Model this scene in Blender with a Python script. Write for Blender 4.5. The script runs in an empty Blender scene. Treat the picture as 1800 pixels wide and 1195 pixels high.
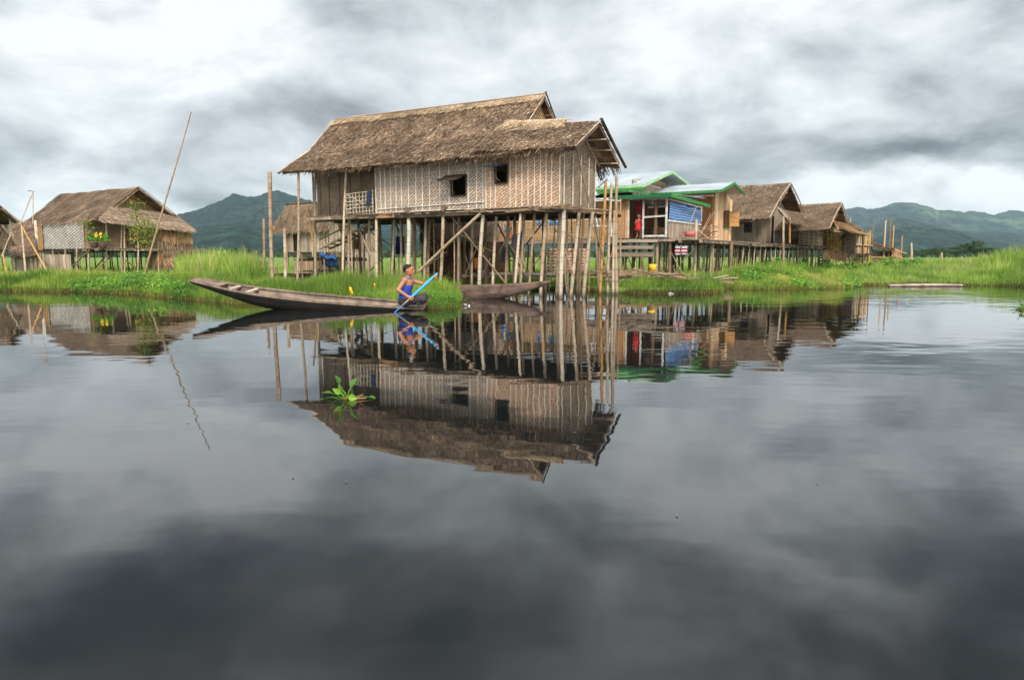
import bpy, math, random
import numpy as np
from mathutils import Vector, noise
random.seed(7); rng = np.random.default_rng(7)
sc = bpy.context.scene; COL = sc.collection
V = Vector
# ------------------------------------------------------------------ camera
FOC, CX, CY, HC = 1200.0, 900.0, 597.5, 1.08
PIT = math.atan((CY - 450) / FOC)
cam_d = bpy.data.cameras.new('camera'); cam = bpy.data.objects.new('camera', cam_d); COL.objects.link(cam)
cam_d.sensor_width = 36; cam_d.lens = 24; cam_d.clip_end = 20000; cam_d.clip_start = 0.05
cam.location = (0, 0, HC); cam.rotation_euler = (math.pi/2 - PIT, 0, 0); sc.camera = cam
CAM = V((0, 0, HC)); FW = V((0, math.cos(PIT), -math.sin(PIT))); UP = V((0, math.sin(PIT), math.cos(PIT)))
def ray(x, y): return FW*FOC + V((1, 0, 0))*(x-CX) + UP*(CY-y)
def plane(x, y, p0, n):
    d = ray(x, y); return CAM + d*((p0-CAM).dot(n)/d.dot(n))
def onZ(x, y, z=0.0): return plane(x, y, V((0, 0, z)), V((0, 0, 1)))
def onY(x, y, Y): return plane(x, y, V((0, Y, 0)), V((0, 1, 0)))
TH = math.radians(57.7)
AX = V((-math.sin(TH), math.cos(TH), 0)); BX = V((math.cos(TH), math.sin(TH), 0)); ZZ = V((0, 0, 1))
class Frame:                         # a: along the row of houses to the back left, b: to the back right
    def __init__(s, o): s.o = V((o[0], o[1], 0))
    def P(s, a, b, z): return s.o + AX*a + BX*b + ZZ*z
    def onb(s, x, y, b=0): return plane(x, y, s.o + BX*b, BX)
    def ona(s, x, y, a=0): return plane(x, y, s.o + AX*a, AX)
    def loc(s, p): d = p - s.o; return d.dot(AX), d.dot(BX), p.z
# ------------------------------------------------------------------ mesh collector
class M:
    def __init__(s): s.v = []; s.f = []; s.uv = []; s.r = []
    def face(s, idx, uv=None, r=None):
        s.f.append(idx); s.uv.append(uv or [(0, 0)]*len(idx)); s.r.append(random.random() if r is None else r)
    def poly(s, pts, uv=None, r=None):
        n = len(s.v); s.v += [tuple(p) for p in pts]; s.face(list(range(n, n+len(pts))), uv, r)
    def box(s, c, x, y, z, r=None):      # centre and half axes
        c = V(c); x = V(x); y = V(y); z = V(z); n = len(s.v); r = random.random() if r is None else r
        for i in (-1, 1):
            for j in (-1, 1):
                for k in (-1, 1): s.v.append(tuple(c + x*i + y*j + z*k))
        lx, ly, lz = x.length*2, y.length*2, z.length*2
        for q, (w, h) in (((0,1,3,2),(ly,lz)), ((4,6,7,5),(lz,ly)), ((0,4,5,1),(lx,lz)), ((2,3,7,6),(lz,lx)), ((0,2,6,4),(ly,lx)), ((1,5,7,3),(lx,ly))):
            s.face([n+i for i in q], [(0,0),(0,h) if 0 else (w,0),(w,h),(0,h)], r)
    def bar(s, p, q, w, h, up=ZZ, r=None):    # box bar from p to q
        p = V(p); q = V(q); d = q-p; L = d.length
        if L < 1e-6: return
        d.normalize(); sd = d.cross(up)
        if sd.length < 1e-3: sd = d.cross(V((1, 0, 0)))
        sd.normalize(); u = sd.cross(d)
        s.box((p+q)/2, d*(L/2), sd*(w/2), u*(h/2), r)
    def tube(s, pts, rad, n=7, cap=True, r=None):
        pts = [V(p) for p in pts]; r = random.random() if r is None else r
        if not hasattr(rad, '__len__'): rad = [rad]*len(pts)
        base = len(s.v); L = 0; Ls = []
        for i, p in enumerate(pts):
            if i: L += (p-pts[i-1]).length
            Ls.append(L)
            t = (pts[min(i+1, len(pts)-1)] - pts[max(i-1, 0)]).normalized()
            a = t.cross(V((0.31, 0.9, 0.1))).normalized(); b = t.cross(a)
            for k in range(n):
                w = 2*math.pi*k/n; s.v.append(tuple(p + (a*math.cos(w)+b*math.sin(w))*rad[i]))
        for i in range(len(pts)-1):
            for k in range(n):
                k2 = (k+1) % n
                s.face([base+i*n+k, base+i*n+k2, base+(i+1)*n+k2, base+(i+1)*n+k],
                       [(k/n, Ls[i]), ((k+1)/n, Ls[i]), ((k+1)/n, Ls[i+1]), (k/n, Ls[i+1])], r)
        if cap:
            s.face([base+k for k in range(n)][::-1], None, r); e = base+(len(pts)-1)*n; s.face([e+k for k in range(n)], None, r)
    def bamboo(s, p, q, r0, r1=None, bend=0.012, n=7, node=0.33, r=None):
        p = V(p); q = V(q); r1 = r0*0.85 if r1 is None else r1; L = (q-p).length
        k = max(2, int(L/node)); d = (q-p).normalized()
        sd = d.cross(V((0.3, 0.8, 0.2))).normalized(); s2 = d.cross(sd)
        b1, b2, ph = random.uniform(-bend, bend)*L, random.uniform(-bend, bend)*L, random.random()*6
        pts, rad = [], []
        def pt(t): return p + d*(L*t) + sd*(b1*math.sin(math.pi*t)) + s2*(b2*math.sin(2*math.pi*t+ph)*0.4)
        for i in range(k):
            t0 = i/k; rr = r0+(r1-r0)*t0
            for dt, g in ((0.0, 1.13), (0.12, 1.0), (0.88, 0.98)):
                pts.append(pt(t0+dt/k)); rad.append(rr*g)
        pts.append(q); rad.append(r1); s.tube(pts, rad, n, r=r)
    def build(s, name, mat, parent=None, smooth=False):
        me = bpy.data.meshes.new(name); me.from_pydata(s.v, [], s.f)
        uvl = me.uv_layers.new(name='UVMap'); flat = np.array([c for u in s.uv for p in u for c in p], dtype=np.float32)
        uvl.data.foreach_set('uv', flat)
        at = me.attributes.new('rnd', 'FLOAT', 'FACE'); at.data.foreach_set('value', np.array(s.r, dtype=np.float32))
        if smooth: me.polygons.foreach_set('use_smooth', np.ones(len(s.f), dtype=bool))
        me.materials.append(mat); me.update()
        o = bpy.data.objects.new(name, me); COL.objects.link(o)
        if parent: o.parent = parent; o.matrix_parent_inverse = parent.matrix_world.inverted()
        return o
def np_mesh(name, verts, quads, rnd, mat, parent=None, tris=None):
    me = bpy.data.meshes.new(name); nv, nq = len(verts), len(quads)
    me.vertices.add(nv); me.vertices.foreach_set('co', verts.astype(np.float32).ravel())
    me.loops.add(nq*4); me.loops.foreach_set('vertex_index', quads.astype(np.int32).ravel())
    me.polygons.add(nq); me.polygons.foreach_set('loop_start', np.arange(0, nq*4, 4, dtype=np.int32)); me.polygons.foreach_set('loop_total', np.full(nq, 4, dtype=np.int32))
    at = me.attributes.new('rnd', 'FLOAT', 'FACE'); at.data.foreach_set('value', rnd.astype(np.float32))
    me.materials.append(mat); me.update(calc_edges=True); me.validate()
    o = bpy.data.objects.new(name, me); COL.objects.link(o)
    if parent: o.parent = parent; o.matrix_parent_inverse = parent.matrix_world.inverted()
    return o
def tag(o, label=None, cat=None, group=None, kind=None):
    if label: o['label'] = label
    if cat: o['category'] = cat
    if group: o['group'] = group
    if kind: o['kind'] = kind
    return o
def thing(name, loc, label, cat, group=None):
    o = bpy.data.objects.new(name, None); COL.objects.link(o); o.location = loc; o.empty_display_size = 0.2
    bpy.context.view_layer.update()
    return tag(o, label, cat, group)
# ------------------------------------------------------------------ materials
def mat(name, rough=0.85):
    m = bpy.data.materials.new(name); m.use_nodes = True; nt = m.node_tree; b = nt.nodes['Principled BSDF']
    b.inputs['Roughness'].default_value = rough; b.inputs['Specular IOR Level'].default_value = 0.25
    return m, nt, b
def N(nt, t, **k):
    n = nt.nodes.new(t)
    for a, v in k.items(): setattr(n, a, v)
    return n
def L(nt, a, b): nt.links.new(a, b)
def ramp(nt, stops, fac=None):
    n = N(nt, 'ShaderNodeValToRGB'); e = n.color_ramp.elements
    while len(e) < len(stops): e.new(0.5)
    for i, (p, c) in enumerate(stops): e[i].position = p; e[i].color = (*c, 1)
    if fac is not None: L(nt, fac, n.inputs[0])
    return n
def mixc(nt, fac, a, b, mode='MIX'):
    n = N(nt, 'ShaderNodeMix', data_type='RGBA', blend_type=mode)
    for i, x in ((0, fac), (6, a), (7, b)):
        if isinstance(x, (int, float)): n.inputs[i].default_value = x
        elif isinstance(x, tuple): n.inputs[i].default_value = (*x, 1)
        else: L(nt, x, n.inputs[i])
    return n.outputs[2]
def math_(nt, op, a, b=None, c=None):
    n = N(nt, 'ShaderNodeMath', operation=op)
    for i, x in enumerate((a, b, c)):
        if x is None: continue
        if isinstance(x, (int, float)): n.inputs[i].default_value = x
        else: L(nt, x, n.inputs[i])
    return n.outputs[0]
def noise_(nt, scale, vec=None, detail=3, rough=0.55, dim='3D'):
    n = N(nt, 'ShaderNodeTexNoise', noise_dimensions=dim); n.inputs['Scale'].default_value = scale; n.inputs['Detail'].default_value = detail; n.inputs['Roughness'].default_value = rough
    if vec is not None: L(nt, vec, n.inputs['Vector'])
    return n.outputs[0]
def pos(nt): return N(nt, 'ShaderNodeNewGeometry').outputs['Position']
def attr(nt, name='rnd'): return N(nt, 'ShaderNodeAttribute', attribute_name=name).outputs['Fac']
def uvmap(nt, sx=1, sy=1, rot=0):
    t = N(nt, 'ShaderNodeTexCoord'); m = N(nt, 'ShaderNodeMapping'); m.inputs['Scale'].default_value = (sx, sy, 1); m.inputs['Rotation'].default_value = (0, 0, rot)
    L(nt, t.outputs['UV'], m.inputs['Vector']); return m.outputs[0]
def bump(nt, b, h, dist=0.01, st=0.6):
    n = N(nt, 'ShaderNodeBump'); n.inputs['Distance'].default_value = dist; n.inputs['Strength'].default_value = st; L(nt, h, n.inputs['Height']); L(nt, n.outputs[0], b.inputs['Normal'])

WARM = (1.2, 1.16, 1.12)
def wm(c, k=1.0): return tuple(min(.9, x*w*k) for x, w in zip(c, WARM))
def m_thatch(name, stops, stain=0.5):
    stops = [(p, tuple(min(.9, x*w) for x, w in zip(c, (1.5, 1.37, 1.24)))) for p, c in stops]
    m, nt, b = mat(name, 0.95)
    c = ramp(nt, stops, attr(nt)).outputs[0]
    n = noise_(nt, 0.9, pos(nt), 4); f = ramp(nt, [(0.35, (1-stain,)*3), (0.65, (1.15,)*3)], n).outputs[0]
    n2 = noise_(nt, 16, pos(nt), 2); f2 = ramp(nt, [(0.3, (0.6,)*3), (0.7, (1.2,)*3)], n2).outputs[0]
    L(nt, mixc(nt, 1.0, mixc(nt, 1.0, c, f, 'MULTIPLY'), f2, 'MULTIPLY'), b.inputs['Base Color']); return m
THATCH = m_thatch('grey_brown_thatch', [(0, (0.05, 0.033, 0.022)), (0.4, (0.17, 0.12, 0.082)), (0.8, (0.33, 0.25, 0.18)), (1, (0.6, 0.49, 0.36))], 0.3)
THATCH2 = m_thatch('weathered_thatch', [(0, (0.07, 0.048, 0.032)), (0.5, (0.17, 0.125, 0.088)), (0.85, (0.27, 0.205, 0.148)), (1, (0.4, 0.32, 0.23))], 0.3)
STRAW = m_thatch('fresh_straw', [(0, (0.16, 0.115, 0.07)), (0.35, (0.34, 0.265, 0.175)), (1, (0.6, 0.49, 0.35))], 0.25)
TANTH = m_thatch('tan_thatch', [(0, (0.12, 0.07, 0.035)), (0.5, (0.34, 0.22, 0.12)), (1, (0.55, 0.38, 0.22))], 0.3)
REED = m_thatch('dark_reed', [(0, (0.03, 0.016, 0.009)), (0.5, (0.085, 0.045, 0.024)), (1, (0.19, 0.11, 0.06))], 0.35)

def m_bamboo(name, c0, c1, c2=None):
    c0, c1 = wm(c0), wm(c1); c2 = wm(c2, 1.2) if c2 else None
    m, nt, b = mat(name, 0.6)
    oi = N(nt, 'ShaderNodeObjectInfo').outputs['Random']; uv = uvmap(nt, 1, 1)
    r = math_(nt, 'FRACT', math_(nt, 'ADD', oi, attr(nt)))
    c = ramp(nt, [(0, c0), (1, c1)], r).outputs[0]
    st = noise_(nt, 3.0, uvmap(nt, 6, 0.6), 4); c = mixc(nt, 1.0, c, ramp(nt, [(0.3, (0.5, 0.47, 0.43)), (0.62, (1.1, 1.08, 1.05))], st).outputs[0], 'MULTIPLY')
    if c2: c = mixc(nt, ramp(nt, [(0.5, (0, 0, 0)), (0.68, (0.8,)*3)], noise_(nt, 1.1, pos(nt), 3)).outputs[0], c, c2)
    sep = N(nt, 'ShaderNodeSeparateXYZ'); L(nt, uvmap(nt, 1, 1), sep.inputs[0])
    ring = math_(nt, 'LESS_THAN', math_(nt, 'FRACT', math_(nt, 'DIVIDE', sep.outputs[1], 0.33)), 0.07)
    c = mixc(nt, math_(nt, 'MULTIPLY', ring, 0.55), c, (0.05, 0.035, 0.02))
    sz = N(nt, 'ShaderNodeSeparateXYZ'); L(nt, pos(nt), sz.inputs[0])
    wet = N(nt, 'ShaderNodeMapRange'); wet.inputs[1].default_value = 0.03; wet.inputs[2].default_value = 0.2; wet.inputs[3].default_value = 0.75; wet.inputs[4].default_value = 0
    L(nt, sz.outputs[2], wet.inputs[0]); c = mixc(nt, wet.outputs[0], c, (0.03, 0.022, 0.014))
    L(nt, c, b.inputs['Base Color']); bump(nt, b, st, 0.004, 0.5); return m
BAM = m_bamboo('pale_grey_bamboo', (0.26, 0.2, 0.145), (0.52, 0.44, 0.34), (0.2, 0.12, 0.065))
BAMY = m_bamboo('yellow_bamboo', (0.38, 0.2, 0.06), (0.52, 0.33, 0.13), (0.26, 0.13, 0.05))
BAMD = m_bamboo('dark_bamboo', (0.06, 0.042, 0.028), (0.2, 0.145, 0.095), (0.05, 0.035, 0.022))
BAMM = m_bamboo('brown_bamboo', (0.15, 0.1, 0.062), (0.36, 0.27, 0.18), (0.12, 0.075, 0.042))
WHB = m_bamboo('whitened_bamboo', (0.4, 0.355, 0.29), (0.56, 0.51, 0.43))

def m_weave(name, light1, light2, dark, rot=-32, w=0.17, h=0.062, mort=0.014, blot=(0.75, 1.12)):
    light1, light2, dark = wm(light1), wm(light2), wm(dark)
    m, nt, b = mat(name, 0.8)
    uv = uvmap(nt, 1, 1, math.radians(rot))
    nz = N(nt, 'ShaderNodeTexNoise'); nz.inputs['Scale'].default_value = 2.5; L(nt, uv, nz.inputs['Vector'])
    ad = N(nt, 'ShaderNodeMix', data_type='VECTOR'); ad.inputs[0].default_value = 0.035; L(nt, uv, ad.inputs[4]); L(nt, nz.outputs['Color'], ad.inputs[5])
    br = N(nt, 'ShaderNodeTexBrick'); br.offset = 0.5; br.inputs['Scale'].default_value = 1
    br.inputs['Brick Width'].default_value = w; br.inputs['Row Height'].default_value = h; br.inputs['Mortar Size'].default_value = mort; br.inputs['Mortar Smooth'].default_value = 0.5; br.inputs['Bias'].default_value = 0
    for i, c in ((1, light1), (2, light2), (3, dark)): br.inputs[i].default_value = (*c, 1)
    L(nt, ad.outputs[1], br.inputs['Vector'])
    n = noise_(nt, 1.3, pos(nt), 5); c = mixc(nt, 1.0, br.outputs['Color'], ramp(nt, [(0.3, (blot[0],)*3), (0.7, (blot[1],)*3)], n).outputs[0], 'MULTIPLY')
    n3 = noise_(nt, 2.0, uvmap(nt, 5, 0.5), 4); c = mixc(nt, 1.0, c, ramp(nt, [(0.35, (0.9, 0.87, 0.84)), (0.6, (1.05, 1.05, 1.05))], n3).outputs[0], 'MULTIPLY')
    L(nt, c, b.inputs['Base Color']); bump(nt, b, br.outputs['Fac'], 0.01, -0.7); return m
W_GREY = m_weave('grey_woven_bamboo', (0.46, 0.385, 0.32), (0.36, 0.29, 0.235), (0.15, 0.11, 0.085), w=.22, h=.07, mort=.017)
W_TAN = m_weave('tan_woven_bamboo', (0.47, 0.34, 0.24), (0.37, 0.25, 0.165), (0.19, 0.11, 0.07), rot=-28, w=.2, h=.07)
W_GABLE = m_weave('gable_woven_bamboo', (0.36, 0.29, 0.21), (0.22, 0.17, 0.12), (0.09, 0.066, 0.045), rot=-50, h=0.055)
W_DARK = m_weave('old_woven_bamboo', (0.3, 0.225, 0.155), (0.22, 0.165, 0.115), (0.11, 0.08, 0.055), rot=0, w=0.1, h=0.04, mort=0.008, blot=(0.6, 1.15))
W_WHITE = m_weave('silver_woven_bamboo', (0.56, 0.54, 0.52), (0.4, 0.38, 0.36), (0.13, 0.11, 0.1), rot=-20, w=0.2, h=0.13, mort=0.03)
W_CREAM = m_weave('cream_woven_bamboo', (0.5, 0.36, 0.2), (0.36, 0.23, 0.11), (0.16, 0.09, 0.04), rot=45, w=0.16, h=0.08, mort=0.02)
W_MAT = m_weave('golden_mat', (0.6, 0.4, 0.16), (0.45, 0.29, 0.11), (0.14, 0.075, 0.03), rot=38, w=0.4, h=0.07, mort=0.015, blot=(0.6, 1.2))

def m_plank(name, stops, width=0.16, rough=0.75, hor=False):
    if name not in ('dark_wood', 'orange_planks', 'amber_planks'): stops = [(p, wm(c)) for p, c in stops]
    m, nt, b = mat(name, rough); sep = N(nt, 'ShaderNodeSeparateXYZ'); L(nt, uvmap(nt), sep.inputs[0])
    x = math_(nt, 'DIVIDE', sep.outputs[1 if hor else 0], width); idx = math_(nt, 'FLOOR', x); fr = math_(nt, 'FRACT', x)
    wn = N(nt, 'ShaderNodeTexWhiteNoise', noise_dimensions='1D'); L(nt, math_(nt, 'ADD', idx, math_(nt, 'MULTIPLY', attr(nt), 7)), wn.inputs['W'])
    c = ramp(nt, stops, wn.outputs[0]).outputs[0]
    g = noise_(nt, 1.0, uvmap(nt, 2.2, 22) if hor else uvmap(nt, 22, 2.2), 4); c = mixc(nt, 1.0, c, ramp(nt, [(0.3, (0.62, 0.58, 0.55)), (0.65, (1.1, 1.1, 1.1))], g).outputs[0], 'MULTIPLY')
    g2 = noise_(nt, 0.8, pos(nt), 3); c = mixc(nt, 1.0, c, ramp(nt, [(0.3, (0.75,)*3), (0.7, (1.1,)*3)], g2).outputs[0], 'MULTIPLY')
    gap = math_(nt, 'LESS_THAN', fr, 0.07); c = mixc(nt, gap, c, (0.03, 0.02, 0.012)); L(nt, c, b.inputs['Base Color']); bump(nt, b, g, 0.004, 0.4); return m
P_ORANGE = m_plank('orange_planks', [(0, (0.36, 0.15, 0.06)), (0.5, (0.5, 0.24, 0.1)), (1, (0.58, 0.33, 0.16))])
P_PINE = m_plank('pale_pine_planks', [(0, (0.46, 0.28, 0.14)), (0.5, (0.62, 0.42, 0.25)), (1, (0.72, 0.53, 0.34))], 0.19)
P_GREY = m_plank('grey_planks', [(0, (0.22, 0.17, 0.13)), (0.5, (0.32, 0.26, 0.2)), (1, (0.42, 0.35, 0.28))], 0.14)
P_BROWN = m_plank('brown_planks', [(0, (0.1, 0.055, 0.03)), (0.5, (0.19, 0.115, 0.065)), (1, (0.28, 0.18, 0.11))], 0.12, hor=True)
P_RED = m_plank('red_brown_planks', [(0, (0.16, 0.07, 0.035)), (0.5, (0.3, 0.15, 0.075)), (1, (0.4, 0.24, 0.13))], 0.15)
P_AMBER = m_plank('amber_planks', [(0, (0.36, 0.17, 0.05)), (1, (0.48, 0.26, 0.09))], 0.2)
WEATH = m_plank('weathered_wood', [(0, (0.15, 0.11, 0.08)), (0.5, (0.26, 0.2, 0.15)), (1, (0.36, 0.29, 0.22))], 0.2, hor=True)
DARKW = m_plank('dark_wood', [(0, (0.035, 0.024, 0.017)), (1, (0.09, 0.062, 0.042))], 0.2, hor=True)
def m_boat(name, a, bb, cc):
    m, nt, b = mat(name, 0.6); n = noise_(nt, 2.2, uvmap(nt, 0.6, 6), 6, 0.65)
    n2 = noise_(nt, 5.0, pos(nt), 5); c = ramp(nt, [(0.3, a), (0.55, bb), (0.75, cc)], n).outputs[0]
    L(nt, mixc(nt, 1.0, c, ramp(nt, [(0.35, (0.55,)*3), (0.6, (1.1,)*3)], n2).outputs[0], 'MULTIPLY'), b.inputs['Base Color']); bump(nt, b, n, 0.006, 0.6); return m
B_IN = m_boat('weathered_boat_wood', (0.09, 0.06, 0.04), (0.22, 0.16, 0.115), (0.4, 0.32, 0.24))
B_OUT = m_boat('tarred_boat_hull', (0.006, 0.005, 0.005), (0.014, 0.011, 0.01), (0.045, 0.032, 0.025))
B_BR = m_boat('brown_boat_hull', (0.09, 0.055, 0.04), (0.17, 0.11, 0.085), (0.26, 0.18, 0.14))
def m_plain(name, c, rough=0.7, var=0.25, sc_=6, spec=0.25):
    m, nt, b = mat(name, rough); n = noise_(nt, sc_, pos(nt), 4)
    L(nt, mixc(nt, 1.0, c, ramp(nt, [(0.3, (1-var,)*3), (0.7, (1+var*0.4,)*3)], n).outputs[0], 'MULTIPLY'), b.inputs['Base Color']); b.inputs['Specular IOR Level'].default_value = spec; return m
GREEN = m_plain('green_painted_trim', (0.045, 0.2, 0.05), 0.6, .5); WHITEP = m_plain('white_painted_trim', (0.58, 0.555, 0.51), 0.7, .45)
DGREEN = m_plain('dark_green_trim', (0.02, 0.12, 0.045), 0.5); BLUEP = m_plain('blue_paint', (0.02, 0.22, 0.55), 0.5)
DARK = m_plain('shade_and_eye_black', (0.012, 0.01, 0.009), 0.95); TARP = m_plain('dark_blue_tarp', (0.018, 0.028, 0.06), 0.4)  # DARK: painted shade of openings, also the girl's eyes and mouth
REDC = m_plain('red_cloth', (0.42, 0.05, 0.06), 0.9); NAVY = m_plain('navy_cloth', (0.012, 0.018, 0.075), 0.9); BLUEC = m_plain('blue_cloth', (0.03, 0.1, 0.28), 0.9)
YEL = m_plain('yellow_plastic', (0.75, 0.45, 0.02), 0.5); ORG = m_plain('orange_plastic', (0.7, 0.2, 0.02), 0.6); WHITE = m_plain('white_litter', (0.75, 0.75, 0.73), 0.6)
PINK = m_plain('pink_basin_plastic', (0.5, 0.13, 0.13), 0.5); YLEAF = m_plain('yellow_leaf', (0.75, 0.42, 0.01), 0.6)
ROPE = m_plain('grey_lashing', (0.12, 0.09, 0.06), 0.9, 0.5, 40)
def m_metal():
    m, nt, b = mat('zinc_roof_sheet', 0.42); n = noise_(nt, 1.2, pos(nt), 5); w = attr(nt)
    c = ramp(nt, [(0, (0.3, 0.36, 0.38)), (1, (0.52, 0.56, 0.58))], w).outputs[0]
    L(nt, mixc(nt, 1.0, c, ramp(nt, [(0.3, (0.7,)*3), (0.7, (1.1,)*3)], n).outputs[0], 'MULTIPLY'), b.inputs['Base Color']); b.inputs['Metallic'].default_value = 0.25; b.inputs['Specular IOR Level'].default_value = 0.5; return m
ZINC = m_metal()
def m_stripe(name, cols, period, hor=True, wob=0.02):
    m, nt, b = mat(name, 0.8); sep = N(nt, 'ShaderNodeSeparateXYZ'); L(nt, uvmap(nt), sep.inputs[0])
    wv = math_(nt, 'MULTIPLY', math_(nt, 'SINE', math_(nt, 'MULTIPLY', sep.outputs[0 if hor else 1], 16)), wob)
    x = math_(nt, 'FRACT', math_(nt, 'DIVIDE', math_(nt, 'ADD', sep.outputs[1 if hor else 0], wv), period))
    r = ramp(nt, cols, x); r.color_ramp.interpolation = 'LINEAR'; n = noise_(nt, 7, uvmap(nt, 2, 1), 3)
    L(nt, mixc(nt, 1.0, r.outputs[0], ramp(nt, [(0.3, (0.7,)*3), (0.7, (1.1,)*3)], n).outputs[0], 'MULTIPLY'), b.inputs['Base Color']); return m
BLUETARP = m_stripe('blue_striped_tarp', [(0, (0.03, 0.11, 0.31)), (0.42, (0.06, 0.18, 0.38)), (0.55, (0.32, 0.4, 0.52)), (0.72, (0.32, 0.4, 0.52)), (0.85, (0.03, 0.11, 0.31))], 0.19)
REDSTR = m_stripe('red_white_stripe_cloth', [(0, (0.36, 0.03, 0.06)), (0.48, (0.36, 0.03, 0.06)), (0.52, (0.6, 0.58, 0.58)), (0.97, (0.6, 0.58, 0.58)), (1, (0.36, 0.03, 0.06))], 0.12, wob=0.004)
def m_leaf(name, stops, trans=0.35, rough=0.55):
    m, nt, b = mat(name, rough); c = ramp(nt, stops, attr(nt)).outputs[0]
    n = noise_(nt, 0.55, pos(nt), 4); c = mixc(nt, 1.0, c, ramp(nt, [(0.34, (0.5, 0.6, 0.5)), (0.62, (1.25, 1.15, 1.0))], n).outputs[0], 'MULTIPLY')
    L(nt, c, b.inputs['Base Color']); tr = N(nt, 'ShaderNodeBsdfTranslucent'); L(nt, c, tr.inputs[0])
    mx = N(nt, 'ShaderNodeMixShader'); mx.inputs[0].default_value = trans; L(nt, b.outputs[0], mx.inputs[1]); L(nt, tr.outputs[0], mx.inputs[2])
    L(nt, mx.outputs[0], nt.nodes['Material Output'].inputs[0]); return m
GRASS = m_leaf('vivid_grass', [(0, (0.026, 0.065, 0.01)), (0.3, (0.08, 0.17, 0.018)), (0.7, (0.19, 0.3, 0.042)), (0.93, (0.33, 0.41, 0.08)), (1, (0.4, 0.32, 0.12))])
REEDG = m_leaf('tall_reed_grass', [(0, (0.08, 0.15, 0.02)), (0.5, (0.18, 0.31, 0.045)), (0.85, (0.3, 0.4, 0.09)), (1, (0.42, 0.4, 0.2))])
DRYG = m_leaf('dry_shore_grass', [(0, (0.05, 0.035, 0.012)), (0.5, (0.14, 0.11, 0.03)), (1, (0.2, 0.24, 0.05))])
WEED = m_leaf('broad_leaf_weed', [(0, (0.03, 0.1, 0.012)), (0.5, (0.1, 0.25, 0.025)), (1, (0.24, 0.42, 0.05))])
HYA = m_leaf('hyacinth_leaf', [(0, (0.025, 0.08, 0.01)), (0.5, (0.05, 0.16, 0.02)), (1, (0.17, 0.3, 0.03))], 0.25, 0.4)
CROWN = m_leaf('dark_tree_leaf', [(0, (0.012, 0.03, 0.008)), (0.6, (0.03, 0.065, 0.014)), (1, (0.06, 0.1, 0.02))], 0.2)
VINE = m_leaf('vine_leaf', [(0, (0.08, 0.15, 0.02)), (0.7, (0.25, 0.32, 0.05)), (1, (0.55, 0.28, 0.05))])
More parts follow.
